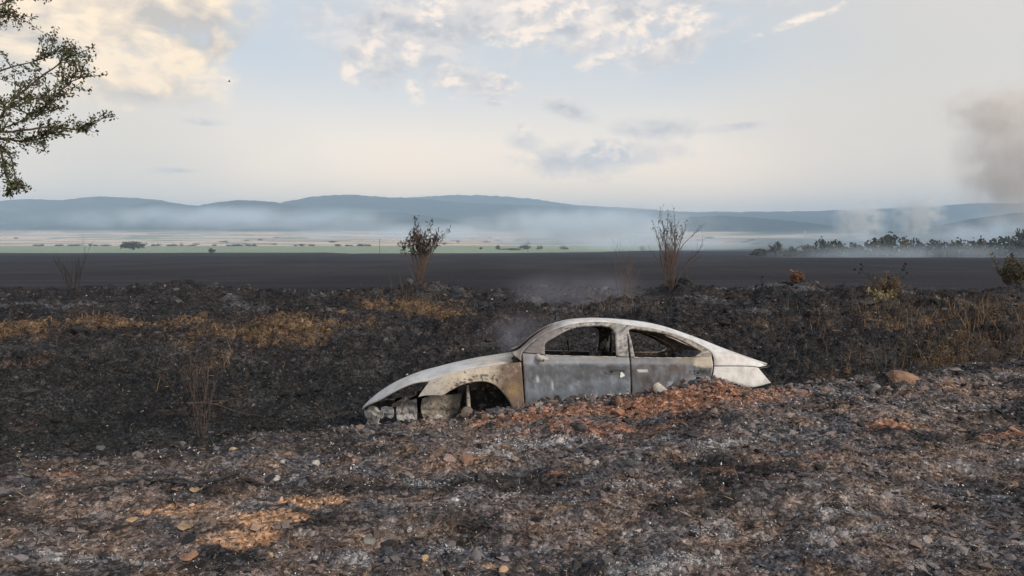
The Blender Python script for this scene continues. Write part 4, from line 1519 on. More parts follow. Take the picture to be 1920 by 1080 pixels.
STONE_MATS = {
    'dark': mat_noise('dark_stone', (.030, .029, .030), (.07, .064, .06), 12, bump=.6, bscale=60),
    'white': mat_noise('white_stone', (.34, .31, .28), (.58, .55, .51), 24, bump=.8, bscale=60, c3=(.12, .10, .09), s3=50),
    'red': mat_noise('red_stone', (.17, .085, .055), (.28, .15, .095), 12, bump=.5, bscale=60),
    'tan': mat_noise('tan_stone', (.38, .25, .15), (.52, .37, .23), 14, bump=.5, bscale=60),
    'grey': mat_noise('grey_stone', (.13, .115, .11), (.24, .22, .205), 12, bump=.6, bscale=60),
    'brown': mat_noise('brown_stone', (.10, .07, .055), (.19, .13, .10), 10, bump=.6, bscale=60),
    'boulder': mat_noise('earthy_boulder', (.20, .115, .075), (.33, .20, .135), 7, bump=.7, bscale=40, c3=(.12, .10, .09), s3=30),
}
STONES = [
    # px, row, width px, height px, material, label
    (1690, 704, 84, 30, 'boulder', 'large flat earth-red boulder lying on the crest at right', None),
    (1640, 716, 40, 22, 'grey', 'grey rounded rock beside the large red boulder', None),
    (1160, 748, 26, 22, 'red', 'brown-red rounded stone leaning against the front door', None),
    (905, 829, 46, 30, 'dark', 'large black rounded stone in the ash before the car', None),
    (1133, 832, 48, 20, 'dark', 'dark flat rock right of the tilted slab', None),
    (1105, 834, 30, 18, 'dark', 'small dark rock just right of the tilted slab', None),
    (1305, 802, 66, 26, 'dark', 'broad dark flat rock sunk in the bank', None),
    (1085, 802, 34, 20, 'dark', 'black lump of charred earth among red soil', None),
    (1048, 822, 22, 14, 'white', 'white stone beside the black lump', None),
    (1117, 863, 18, 14, 'white', 'small white stone right of the tilted slab', None),
    (1101, 852, 12, 9, 'white', 'tiny white stone touching the tilted slab', None),
    (1332, 836, 16, 9, 'white', 'white pebble at right, lower of two', None),
    (1329, 819, 16, 11, 'white', 'white pebble at right, upper of two', None),
    (518, 889, 26, 14, 'white', 'flat white stone below the burnt twigs', None),
    (530, 864, 14, 12, 'white', 'small white stone above the flat white one', None),
    (592, 864, 20, 14, 'white', 'pale pinkish white stone near the dead sprig', None),
    (735, 884, 18, 13, 'white', 'pale stone at the foot of the dead sprig', None),
    (440, 842, 22, 17, 'tan', 'cream lumpy stone under the fallen burnt branch', None),
    (690, 1010, 36, 20, 'grey', 'grey flat stone in the lower middle', None),
    (508, 1030, 22, 18, 'tan', 'rounded tan stone below the tan gravel patch', None),
    (590, 1035, 16, 14, 'white', 'white ash-covered stone in the lower left', None),
    (766, 985, 18, 13, 'white', 'white crumbly stone in the lower middle', None),
    (797, 1047, 18, 18, 'tan', 'round brown stone at the bottom of the view', None),
    (945, 1072, 22, 18, 'tan', 'yellowish tan stone on the bottom edge', None),
    (1082, 1048, 30, 24, 'dark', 'dark rounded stone near the bottom, right of centre', None),
    (1000, 1055, 36, 22, 'dark', 'dark wedge-shaped stone near the bottom centre', None),
    (1345, 1034, 14, 14, 'white', 'white pebble in the pale ash at lower right', None),
    (1700, 776, 14, 8, 'tan', 'yellow pebble on the bank below the boulder', None),
    (1752, 777, 16, 9, 'tan', 'yellow pebble on the bank, right of its twin', None),
    (1535, 786, 12, 9, 'white', 'small white pebble on the right of the bank', None),
    (1480, 722, 26, 12, 'grey', 'pale grey stone just behind the car\'s tail', None),
    (1810, 728, 16, 9, 'white', 'white stone near the right edge of the bank', None),
    (1790, 690, 40, 12, 'grey', 'low grey stone on the crest at far right', None),
    (1015, 765, 16, 9, 'grey', 'pale stone at the foot of the fender', None),
    (650, 905, 30, 18, 'dark', 'dark grey stone left of the brown mound', None),
    (1360, 740, 18, 10, 'brown', 'brown stone under the rear door corner', None),
]


def build_stones():
    for k, (px, row, w, h, m, lab, grp) in enumerate(STONES):
        p = on_ground(px, row + h * .35)
        mpp = p.y / F
        bm = stone_mesh(100 + k, 3 if w > 40 else 2)
        sx, sz = w * mpp * .50, h * mpp * .56
        a = random.Random(k).uniform(-.4, .4)
        for v in bm.verts:
            c = Vector((v.co.x * sx, v.co.y * sx * .75, v.co.z * sz))
            v.co = Matrix.Rotation(a, 3, 'Z') @ c
        o = bm_obj('stone', bm, STONE_MATS[m])
        o.location = (p.x, p.y, gz(p.x, p.y) + sz * .22)
        tag(o, lab, 'stone', 'single stones on the near bank')


build_stones()


def build_slab_and_post():
    # broken concrete post leaning on the soil by the rear door
    a = at(1229, 724, 6.93)
    b = at(1256, 747, 6.80)
    ax = (b - a)
    pts = np.array([a + ax * t for t in (0, .02, .3, .68, .70, .72, .98, 1.0)])
    V, Fc = tube_mesh([(pts, [.036, .047, .050, .050, .046, .050, .049, .035])], 16)
    n = len(pts)
    cap = [np.arange(16)[None, ::-1], (np.arange(16) + (n - 1) * 16)[None, :]]
    o = mesh_np('concrete_post', V, [Fc] + cap, mat_noise('concrete', (.40, .35, .29), (.55, .50, .43), 14, bump=.4, bscale=70, c3=(.25, .2, .16), s3=25), smooth=False)
    tag(o, 'short round broken concrete post lying on red soil by the rear door', 'post')
    # triangular dark slab
    p0, p1, p2 = at(1028, 884, 5.42), at(1060, 842, 5.50), at(1092, 878, 5.36)
    bm = bmesh.new()
    off = Vector((.0, .05, -.015))
    top = [bm.verts.new(v) for v in (p0, p1, p2)]
    bot = [bm.verts.new(v + off) for v in (p0, p1, p2)]
    bm.faces.new(top)
    bm.faces.new(bot[::-1])
    for i in range(3):
        j = (i + 1) % 3
        bm.faces.new((top[j], top[i], bot[i], bot[j]))
    bmesh.ops.subdivide_edges(bm, edges=bm.edges[:], cuts=2, use_grid_fill=True)
    r = random.Random(4)
    for v in bm.verts:
        v.co += Vector((r.gauss(0, 1), r.gauss(0, 1), r.gauss(0, 1))) * .0025
    bmesh.ops.recalc_face_normals(bm, faces=bm.faces)
    o = bm_obj('stone_slab', bm, mat_noise('slate_slab', (.065, .055, .052), (.10, .088, .084), 14, bump=.4, bscale=60))
    tag(o, 'dark triangular slab of stone tilted up in the ash', 'slab')
    # black cable across the left foreground
    pix = [(-260, 972), (-120, 955), (0, 937), (60, 929), (130, 921), (210, 911), (280, 910), (345, 908), (400, 900), (450, 889), (482, 884), (505, 880)]
    P = []
    for px, row in pix:
        g = on_ground(px, row)
        P.append((g.x, g.y, gz(g.x, g.y) + .012))
    P = catmull(np.array(P), 70)
    V, Fc = tube_mesh([(P, .0085)], 7)
    o = mesh_np('cable', V, Fc, mat_noise('cable_black', (.018, .018, .02), (.06, .06, .06), 30, rough=.7), smooth=True)
    tag(o, 'black scorched cable snaking across the lower left ground', 'cable')
    # curved bare root
    pix = [(385, 880), (395, 868), (408, 862), (423, 861)]
    P = []
    for k, (px, row) in enumerate(pix):
        g = on_ground(px, row)
        P.append((g.x, g.y, gz(g.x, g.y) + (.01, .03, .03, .005)[k]))
    V, Fc = tube_mesh([(catmull(np.array(P), 16), .006)], 6)
    o = mesh_np('root', V, Fc, mat_noise('grey_root', (.10, .085, .07), (.18, .15, .13), 20))
    tag(o, 'short arched grey root above the cable\'s end', 'root')


build_slab_and_post()

LEAFM = {'tan': mat_noise('fallen_leaf_tan', (.30, .20, .11), (.42, .30, .18), 40, c3=(.18, .12, .06), s3=60),
         'red': mat_noise('fallen_leaf_red', (.24, .13, .08), (.32, .19, .12), 40),
         'green': mat_noise('fallen_leaf_green', (.22, .24, .09), (.30, .31, .13), 30),
         'yellow': mat_noise('fallen_leaf_yellow', (.55, .44, .20), (.62, .52, .27), 30)}


def build_leaves():
    L = [(366, 921, 20, -.2, 'tan', 'pale oval leaf just below the cable'), (332, 919, 18, .6, 'red', 'orange folded leaf below the cable, left of the pale one'), (247, 980, 20, .7, 'tan', 'tan leaf lying left of the tan gravel'),
         (347, 992, 28, .15, 'tan', 'broad pale leaf below the tan gravel'), (352, 1040, 36, 1.1, 'red', 'long pinkish brown leaf at lower left')]
    for k, (px, row, w, a, m, lab) in enumerate(L):
        p = on_ground(px, row)
        s = w * p.y / F * .55
        n = 9
        t = np.linspace(-1, 1, n)
        wd = np.sqrt(np.clip(1 - t * t, 0, 1)) * .5 + .02
        cv = .25 * t * t
        r = random.Random(k)
        rows = [np.stack([t, sgn * wd * (1 + .15 * np.sin(5 * t + k)), cv + (.16 if sgn else 0) + .05 * np.sin(7 * t + sgn)], 1) for sgn in (-1, 0, 1)]
        V = np.concatenate(rows) * s
        R = np.array(Matrix.Rotation(a, 3, 'Z') @ Matrix.Rotation(r.uniform(.2, .6), 3, 'X'))
        o = mesh_np('fallen_leaf', V @ R.T, grid_faces(n, 3), LEAFM[m], smooth=True)
        o.location = (p.x, p.y, gz(p.x, p.y) + .018)
        md = o.modifiers.new('thickness', 'SOLIDIFY')
        md.thickness = .0012
        tag(o, lab, 'leaf', 'fallen leaves on the near bank')


build_leaves()


# ------------------------------------------------------------------ shrubs
def grow(rng, base, height, spread, stems, levels=3, up=.85, r0=.012, wig=.12, lean=(0, 0), fork=3, seglen=5, split=(.35, .95)):
    paths, tips = [], []

    def branch(p, d, L, r, lv):
        n = seglen
        pts = [p]
        dd = d.copy()
        for i in range(n):
            dd = dd + rng.normal(0, wig, 3) + np.array((0, 0, .05 * up))
            dd /= np.linalg.norm(dd)
            pts.append(pts[-1] + dd * L / n)
        rad = np.linspace(r, r * .45, n + 1)
        paths.append((np.array(pts), rad))
        if lv == 0:
            tips.append((np.array(pts), dd))
            return
        for k in range(fork):
            t = rng.uniform(*split)
            i = min(int(t * n), n - 1)
            q = pts[i] + (pts[i + 1] - pts[i]) * (t * n - i)
            nd = dd + rng.normal(0, spread, 3) + np.array((0, 0, up * .25))
            nd /= np.linalg.norm(nd)
            branch(q, nd, L * rng.uniform(.38, .62), r * .55, lv - 1)
        tips.append((np.array(pts[-3:]), dd))
    for s in range(stems):
        a = rng.uniform(0, 2 * np.pi)
        d = np.array((math.cos(a) * spread * rng.uniform(.2, 1) + lean[0], math.sin(a) * spread * rng.uniform(.2, 1) + lean[1], up))
        d /= np.linalg.norm(d)
        b = np.array(base) + np.array((math.cos(a), math.sin(a), 0)) * height * .03
        branch(b, d, height * rng.uniform(.6, 1.0), r0 * rng.uniform(.7, 1.2), levels)
    return paths, tips


def leaves_np(P, size, rng, up=0.3, aspect=.45):
    """P (n,3): folded rhombic leaves, 2 tris each"""
    n = len(P)
    D = rng.normal(0, 1, (n, 3)) + np.array((0, 0, up))
    D /= np.linalg.norm(D, axis=1)[:, None]
    S = np.cross(D, rng.normal(0, 1, (n, 3)))
    S /= np.linalg.norm(S, axis=1)[:, None]
    N = np.cross(D, S)
    L = size * rng.uniform(.6, 1.3, n)
    V = np.zeros((n, 4, 3))
    V[:, 0] = P
    V[:, 1] = P + D * (L * .5)[:, None] + S * (L * aspect)[:, None] + N * (L * .1)[:, None]
    V[:, 2] = P + D * L[:, None]
    V[:, 3] = P + D * (L * .5)[:, None] - S * (L * aspect)[:, None] + N * (L * .1)[:, None]
    f = np.array([(0, 1, 2), (0, 2, 3)])
    Fc = (f[None] + (np.arange(n) * 4)[:, None, None]).reshape(-1, 3)
    return V.reshape(-1, 3), Fc


TWIG_DARK = mat_noise('charred_twig', (.022, .019, .018), (.05, .042, .038), 20)
TWIG_BROWN = mat_noise('singed_twig', (.10, .070, .052), (.17, .115, .085), 12)
TWIG_STEM = mat_noise('bare_stem', (.075, .055, .045), (.15, .10, .075), 6)


def leafmat(name, cols, var=.35):
    m, t, b = principled(name)
    a = t.node('ShaderNodeVertexColor', layer_name='Col')
    t.link(a.outputs[0], b.inputs['Base Color'])
    b.inputs['Roughness'].default_value = .75
    b.inputs['Specular IOR Level'].default_value = .2
    return m


LEAF_ATTR = leafmat('foliage', None)


def shrub(name, px, row, Y, height, stems, spread, levels, seed, label, twig, leafn=0, leafc=None, leafs=.03, lean=(0, 0), cat='shrub', r0=.010, fork=3, zone=(0, 1), wig=.12, group='shrubs along the ridge', up=.85, split=(.35, .95), lup=.3, lasp=.45):
    rng = np.random.default_rng(seed)
    p = at(px, row, Y)
    z = gz(p.x, Y)
    root = empty(name, (p.x, Y, z))
    paths, tips = grow(rng, (0, 0, -.05), height, spread, stems, levels, up=up, r0=r0, lean=lean, fork=fork, wig=wig, split=split)
    V, Fc = tube_mesh(paths, 4)
    mesh_np('branches', V, Fc, twig, parent=root)
    if leafn:
        P = []
        for pts, d in tips:
            k = max(1, int(round(leafn / len(tips))))
            t = rng.random(k)
            i = np.minimum((t * (len(pts) - 1)).astype(int), len(pts) - 2)
            fr = (t * (len(pts) - 1) - i)[:, None]
            P.append(pts[i] * (1 - fr) + pts[i + 1] * fr + rng.normal(0, leafs * .25, (k, 3)))
        P = np.concatenate(P)
        zz = P[:, 2] / max(1e-6, P[:, 2].max())
        P = P[(zz >= zone[0]) & (zz <= zone[1])]
        if len(P) == 0:
            P = np.array([tips[0][0][-1]])
        V, Fc = leaves_np(P, leafs, rng, up=lup, aspect=lasp)
        lc = np.array(leafc)
        C = lc[rng.integers(0, len(lc), len(P))] * rng.uniform(.6, 1.3, (len(P), 1))
        mesh_np('dry_leaves', V, Fc, LEAF_ATTR, parent=root, cols=np.repeat(C, 4, 0))
    tag(root, label, cat, group)
    return root


DK = [(.018, .020, .024), (.03, .03, .034), (.024, .022, .022)]
BR = [(.13, .08, .06), (.10, .07, .055), (.17, .11, .075)]
shrub('shrub', 787, 556, 19.5, 1.25, 24, .17, 2, 11, 'dense leaning shrub with blackened leafy top and brown base', TWIG_BROWN, 1500, DK + [(.13, .09, .075), (.10, .075, .065)], .10, (.05, 0), r0=.009, zone=(.42, 1), lup=1.6, lasp=.13)
shrub('shrub', 1258, 562, 18.5, 1.30, 21, .28, 2, 12, 'tall bare shrub with fanned black twig tips behind the car', TWIG_STEM, 520, DK, .065, (0, 0), r0=.012, wig=.09, zone=(.6, 1), split=(.5, .95), lup=.8, lasp=.2)
shrub('shrub', 137, 568, 18.5, 1.15, 9, .13, 2, 13, 'thin bare charred shrub on the ridge at far left', TWIG_DARK, 0, r0=.010)
shrub('shrub', 1168, 590, 16.0, 1.15, 8, .22, 2, 14, 'faint thin dead stalks just left of the tall bare shrub', TWIG_BROWN, 0, r0=.006)
shrub('shrub', 1495, 548, 20.0, .42, 26, .42, 2, 15, 'low rounded rust-brown bush on the ridge right of the car', TWIG_BROWN, 900, [(.20, .10, .06), (.15, .08, .05), (.24, .13, .075)], .05, r0=.006)
shrub('shrub', 1662, 578, 16.5, .62, 24, .50, 2, 16, 'spreading brown bush with a yellow-green patch and pale leaves', TWIG_BROWN, 1500, [(.16, .10, .06), (.13, .085, .05), (.20, .15, .07), (.11, .08, .05)], .05, r0=.007)
shrub('shrub', 1655, 560, 16.2, .40, 10, .55, 2, 17, 'small clump of pale yellowish leaves inside the brown bush', TWIG_BROWN, 420, [(.34, .29, .16), (.28, .22, .12), (.40, .35, .21)], .05, (-.12, 0), r0=.006, zone=(.3, 1))
shrub('shrub', 1660, 556, 16.6, 1.02, 5, .40, 2, 18, 'bare black forked twigs rising above the yellow-green bush', TWIG_DARK, 60, DK, .06, r0=.009, wig=.16, zone=(.7, 1), fork=2, split=(.6, .98))
shrub('shrub', 1762, 562, 17.5, .22, 22, .7, 1, 19, 'low pale straw-coloured tuft right of the brown bush', TWIG_BROWN, 420, [(.40, .31, .19), (.32, .24, .14)], .05, r0=.005)
shrub('shrub', 1900, 538, 24.0, .95, 24, .34, 2, 20, 'green-brown upright shrub at the right edge', TWIG_BROWN, 2000, [(.10, .085, .045), (.13, .10, .055), (.075, .065, .035)], .07, r0=.008)
shrub('shrub', 1768, 690, 11.2, .75, 20, .55, 2, 21, 'tangle of brown dry stalks in the ditch at right', TWIG_BROWN, 500, [(.20, .13, .06), (.15, .10, .05)], .03, r0=.004)
shrub('shrub', 1830, 665, 11.8, .55, 14, .6, 2, 26, 'loose brown twigs in the ditch near the right edge', TWIG_BROWN, 250, [(.18, .12, .06), (.13, .09, .05)], .03, r0=.004)
shrub('shrub', 375, 790, 8.6, 1.05, 12, .22, 2, 22, 'thin upright brown dead stalks in the ditch at left', TWIG_STEM, 0, r0=.0025, group='dead stalks in the ditch')
shrub('shrub', 1915, 700, 8.6, .55, 6, .3, 2, 27, 'bare twigs on the crest at the right edge', TWIG_BROWN, 0, r0=.004, group='dead stalks in the ditch')
shrub('shrub', 1430, 545, 21.0, .40, 3, .10, 1, 28, 'single thin charred stalk left of the rust-brown bush', TWIG_DARK, 10, DK, .07, r0=.010, fork=2)
shrub('shrub', 1580, 550, 21.0, .34, 3, .12, 1, 29, 'thin charred stalks between the rust-brown and the spreading bush', TWIG_DARK, 10, DK, .07, r0=.008, fork=2)
shrub('sprig', 715, 884, 5.45, .20, 3, .35, 1, 23, 'small black burnt sprig standing in the foreground', TWIG_DARK, 0, r0=.004, cat='sprig', wig=.25, group='burnt sprigs')
shrub('sprig', 140, 800, 8.4, .42, 1, .25, 1, 24, 'single black burnt stalk in the ditch at far left', TWIG_DARK, 0, r0=.006, cat='sprig', wig=.22, group='burnt sprigs', fork=2)
shrub('sprig', 1238, 888, 5.35, .07, 2, .3, 1, 25, 'tiny tan dried seedling in front of the car', mat_noise('tan_stem', (.42, .28, .16), (.5, .34, .2), 20), 8, [(.45, .28, .15)], .02, r0=.0022, cat='sprig', group='burnt sprigs')


def lying_branch(pix, rad, mat, name, label, cat, forks=(), lift=.02):
    P = []
    for px, row in pix:
        g = on_ground(px, row)
        P.append((g.x, g.y, gz(g.x, g.y) + lift))
    P = catmull(np.array(P), 24)
    paths = [(P, np.linspace(rad, rad * .5, 24))]
    rng = np.random.default_rng(len(label))
    for (t, L, d) in forks:
        p = P[int(t * 23)]
        q = np.array([p + np.array(d) * L * s + rng.normal(0, .01, 3) * s for s in np.linspace(0, 1, 6)])
        paths.append((q, np.linspace(rad * .6, rad * .25, 6)))
    V, Fc = tube_mesh(paths, 6)
    o = mesh_np(name, V, Fc, mat)
    tag(o, label, cat, 'fallen branches by the ditch')


lying_branch([(398, 815), (430, 818), (455, 826), (470, 822), (500, 808)], .011, TWIG_DARK, 'fallen_branch', 'forked black burnt branch lying at the ditch edge', 'branch', [(.6, .16, (.1, 0, 1)), (.9, .2, (.8, -.1, .5)), (.4, .15, (-.6, .2, .4))])
lying_branch([(350, 768), (400, 772), (450, 785), (492, 800)], .006, TWIG_BROWN, 'fallen_branch', 'long brown stalks bent over in the ditch at left', 'branch', [(.2, .5, (.9, 0, .1)), (.35, .45, (.85, .1, .2)), (.1, .4, (.8, -.1, .12))], lift=.12)


# ------------------------------------------------------------------ the tree reaching in from the left
def build_left_tree():
    rng = np.random.default_rng(42)
    Y0 = 6.6
    tb = at(-330, 900, Y0)
    base = Vector((tb.x, Y0, gz(tb.x, Y0)))
    root = empty('tree', base)
    b = np.array(base)

    def pt(px, row, dy=0.0):
        return np.array(at(px, row, Y0 + dy)) - b
    trunk = catmull(np.array([(0, 0, -.15), (.03, 0, .6), (.10, .03, 1.4), (.16, .0, 2.2), (.14, -.05, 3.0), (.2, 0, 4.0)]), 30)
    V, Fc = tube_mesh([(trunk, np.linspace(.13, .04, 30) * (1 + .06 * rng.normal(0, 1, 30)))], 10)
    bark = mat_noise('tree_bark', (.05, .04, .032), (.11, .085, .065), 14, bump=.8, bscale=30)
    mesh_np('trunk', V, Fc, bark, parent=root, smooth=True)
    # limbs seen in the photograph, then some out of frame
    limbs = [
        [pt(-250, 300, .1), pt(-120, 275, 0), pt(-20, 248, -.1), pt(40, 228, -.1), pt(110, 205, -.1)],
        [pt(-20, 248, -.1), pt(40, 245, -.1), pt(90, 240, -.1), pt(140, 242, -.1), pt(165, 235, -.1), pt(197, 214, -.1)],
        [pt(-120, 275, 0), pt(-60, 190, .1), pt(0, 130, .1), pt(60, 110, .1), pt(95, 100, .1)],
        [pt(-20, 248, -.1), pt(30, 180, 0), pt(80, 140, 0), pt(120, 110, 0), pt(135, 100, 0)],
        [pt(40, 228, -.1), pt(90, 195, -.15), pt(125, 165, -.15), pt(150, 150, -.15)],
        [pt(-40, 252, 0), pt(0, 275, 0), pt(20, 300, 0), pt(26, 340, 0), pt(14, 368, 0)],
        [pt(-20, 260, .1), pt(30, 265, .1), pt(65, 262, .1), pt(95, 255, .1)],
        [pt(-200, 120, 0), pt(-90, 60, 0), pt(-20, 45, 0), pt(20, 35, 0), pt(42, 45, 0)],
        [pt(-90, 60, 0), pt(-30, 20, .1), pt(10, 0, .1), pt(35, -20, .1), pt(45, -60, .1)],
        [pt(0, 275, 0), pt(10, 320, -.1), pt(20, 345, -.1), pt(45, 350, -.1)],
        [pt(-60, 190, .1), pt(-20, 180, -.1), pt(20, 200, -.2), pt(70, 180, -.2), pt(100, 175, -.2)],
    ]
    for k in range(16):
        t = trunk[int(rng.uniform(14, 29))]
        a = rng.uniform(0, 2 * np.pi)
        L = rng.uniform(.7, 1.2)
        e = t + np.array((math.cos(a) * L - .35, math.sin(a) * L, rng.uniform(.1, .8)))
        limbs.append([t, t * .6 + e * .4 + rng.normal(0, .05, 3), e])
    limbs.append([trunk[12], pt(-250, 300, .1)])
    limbs.append([trunk[20], pt(-200, 120, 0)])
    paths, P, D = [], [], []
    for li, lm in enumerate(limbs):
        c = catmull(np.array(lm), 22)
        c[2:] += np.cumsum(rng.normal(0, .004, (20, 3)), 0)
        infr = li < 11
        paths.append((c, np.linspace(.012 if infr else .02, .003, 22)))
        if li >= len(limbs) - 2:
            continue
        # twigs along the limb
        ntw = 27 if infr else 14
        for k in range(ntw):
            i = int(rng.uniform(4 if li not in (1,) else 9, 21))
            d = c[min(i + 1, 21)] - c[i - 1]
            d = d / np.linalg.norm(d) + rng.normal(0, .55, 3) + np.array((0, 0, .15))
            d /= np.linalg.norm(d)
            L = rng.uniform(.08, .30) if li not in (1, 5, 9) else rng.uniform(.04, .12)
            q = np.array([c[i] + d * L * s + rng.normal(0, .006, 3) * s for s in np.linspace(0, 1, 6)])
            paths.append((q, np.linspace(.004, .0018, 6)))
            m = int(L * (105 if infr else 50)) + 5
            t = rng.random(m) ** .7
            ii = np.minimum((t * 5).astype(int), 4)
            fr = (t * 5 - ii)[:, None]
            P.append(q[ii] * (1 - fr) + q[ii + 1] * fr + rng.normal(0, .015, (m, 3)))
    V, Fc = tube_mesh(paths, 5)
    mesh_np('limbs', V, Fc, bark, parent=root)
    P = np.concatenate(P)
    V, Fc = leaves_np(P, .030, rng, up=.2, aspect=.28)
    pal = np.array([(.075, .095, .042), (.055, .068, .032), (.10, .12, .055), (.07, .06, .04), (.055, .05, .036)])
    C = pal[rng.integers(0, 5, len(P))] * rng.uniform(.6, 1.35, (len(P), 1))
    mesh_np('leaves', V, Fc, LEAF_ATTR, parent=root, cols=np.repeat(C, 4, 0))
    tag(root, 'dark small-leaved tree reaching into the view from the left edge', 'tree')


build_left_tree()


# ------------------------------------------------------------------ distant trees, poles, tower
def crown_mesh(seed, n=420, wide=1.0, tall=1.0, leaf=.10, nclump=26, dome=False):
    """unit crown: radius about 1 wide, from z=0.25 to about 1.6"""
    rng = np.random.default_rng(seed)
    cl = []
    while len(cl) < nclump:
        p = rng.uniform(-1, 1, 3)
        if np.linalg.norm(p) < 1 and np.linalg.norm(p) > .35:
            if dome:
                p[2] = abs(p[2]) * 1.0 - .15
            cl.append(p * np.array((wide, wide, .78 * tall)) + np.array((0, 0, .78 * tall)))
    cl = np.array(cl)
    k = rng.integers(0, nclump, n)
    P = cl[k] + rng.normal(0, .17, (n, 3)) * np.array((1, 1, .8))
    V, Fc = leaves_np(P, leaf * 2.2, rng, up=.1, aspect=.5)
    return V, Fc, k, cl


TREEM = leafmat('distant_foliage', None)
PALT = np.array([(.050, .058, .032), (.038, .048, .028), (.065, .070, .036), (.075, .068, .038)])


def tree_proto(seed, tint, wide=1.0, tall=1.0, n=420, dome=False):
    rng = np.random.default_rng(seed)
    root = empty('tree')
    V, Fc, k, cl = crown_mesh(seed, n, wide, tall, dome=dome)
    kc = PALT[rng.integers(0, 4, len(cl))] * rng.uniform(.7, 1.3, (len(cl), 1)) * np.array(tint)
    C = np.repeat(kc[k] * rng.uniform(.75, 1.25, (len(k), 1)), 4, 0)
    mesh_np('crown', V, Fc, TREEM, parent=root, cols=C)
    paths = [(np.array([(0, 0, -.1), (.02, .01, .4), (0, .03, .9 * tall)]), [.09, .07, .03])]
    for q in cl[:6]:
        paths.append((np.array([(0, 0, .4), q * .6 + np.array((0, 0, .2)), q]), [.05, .03, .015]))
    V, Fc = tube_mesh(paths, 5)
    mesh_np('trunk', V, Fc, TWIG_DARK, parent=root)
    return root


ORD = ['first', 'second', 'third', 'fourth', 'fifth', 'sixth', 'seventh', 'eighth', 'ninth', 'tenth', 'eleventh', 'twelfth', 'thirteenth', 'fourteenth', 'fifteenth', 'sixteenth', 'seventeenth', 'eighteenth', 'nineteenth', 'twentieth', 'twenty-first', 'twenty-second']
protos = [tree_proto(200 + i, (.95, .9, .9) if i < 3 else (1.1, .95, .85), 1.0 + .15 * (i % 3), .85 + .12 * (i % 2)) for i in range(5)]
_used = [0] * 5


def put_tree(px, base_row, Y, half_w_px, h_px, i, rz, label, group):
    if _used[i]:
        o = copy_tree(protos[i])
    else:
        o = protos[i]
        _used[i] = 1
    p = at(px, base_row, Y)
    s = half_w_px * Y / F
    hz = h_px * Y / F / 1.55
    o.location = (p.x, Y, float(ground_z(np.array([p.x]), np.array([Y]))[0]) - .1)
    o.scale = (s, s, hz)
    o.rotation_euler = (0, 0, rz)
    tag(o, label, 'tree', group)
    return o


# the hedge line on the right: px, base row, half width, height
HEDGE = [(1425, 486, 15, 12), (1454, 484, 10, 22), (1487, 488, 15, 16), (1511, 487, 12, 18), (1537, 486, 13, 31), (1566, 485, 15, 26), (1592, 485, 14, 20), (1615, 486, 15, 18), (1640, 486, 17, 24), (1674, 484, 30, 38), (1713, 486, 12, 28), (1738, 487, 20, 24), (1775, 487, 16, 26), (1806, 488, 22, 26),
         (1840, 487, 14, 32), (1873, 488, 24, 30), (1912, 486, 17, 40), (1950, 488, 26, 34), (1990, 487, 26, 40)]
LOOK = ['low flat bush', 'small rounded dark tree', 'low bush', 'low bush', 'pointed dense tree', 'rounded tree', 'low broad tree', 'low bush', 'low tree', 'largest broad dark tree', 'narrow tree', 'broad low tree', 'rounded tree', 'broad low tree', 'narrow taller tree', 'broad bushy tree', 'tall bushy tree', 'broad tree', 'broad tall tree']
rr = random.Random(6)
for k, (px, br, hw, h) in enumerate(HEDGE):
    put_tree(px, br, 330 + rr.uniform(-25, 25), hw * 1.15, h * 1.2, k % 5, rr.uniform(0, 6.3), '%s, %s from the left in the hedge line at right' % (LOOK[k], ORD[k]), 'hedge line trees beyond the burnt field')
# far lone oak on the left and small trees in the valley
oak = tree_proto(301, (.9, .95, 1.1), 1.25, .80, 900, dome=True)
p = at(250, 463, 800)
oak.location = (p.x, 800, float(ground_z(np.array([p.x]), np.array([800.0]))[0]) - .3)
oak.scale = (8.2, 8.2, 7.6)
tag(oak, 'lone broad dark tree on the green strip at left', 'tree')
put_tree(397, 473, 560, 6, 9, 1, 1.0, 'small dark bush at the burnt field\'s far edge, left', 'lone far trees')
for k, (px, br, Y, hw, h, lab) in enumerate([(934, 462, 900, 5, 8, 'small dark tree left of the far utility pole in the valley'), (984, 462, 900, 10, 8, 'low broad bush beside the far utility pole'), (1012, 461, 900, 5, 8, 'small round tree right of the far utility pole'), (1058, 461, 900, 9, 6, 'low dark bush in the smoke right of the far pole'), (901, 462, 900, 3, 5, 'tiny round tree alone in the valley meadow'),
                                              (1205, 468, 800, 6, 9, 'faint round tree in the smoke left of the tall bare shrub'), (958, 466, 800, 18, 4, 'long low dark hedge bush in the valley')]):
    put_tree(px, br, Y, hw, h, k % 5, k * 1.3, lab, 'lone far trees')
for k in range(46):
    px = rr.uniform(60, 690)
    put_tree(px, 455, 1235 + rr.uniform(-12, 12), rr.uniform(3, 8), rr.uniform(2.2, 4.5), k % 5, rr.uniform(0, 6.3), 'small dark tree in the distant row before the pale fields', 'distant row of small trees')
for k in range(34):
    px = rr.uniform(0, 1000) if k < 24 else rr.uniform(1300, 1500)
    Y = rr.choice([1500, 1700, 1950, 2250])
    put_tree(px, 450, Y + rr.uniform(-40, 40), rr.uniform(3, 9), rr.uniform(2, 4), k % 5, rr.uniform(0, 6.3), 'tiny dark tree between the pale far fields', 'far field trees')


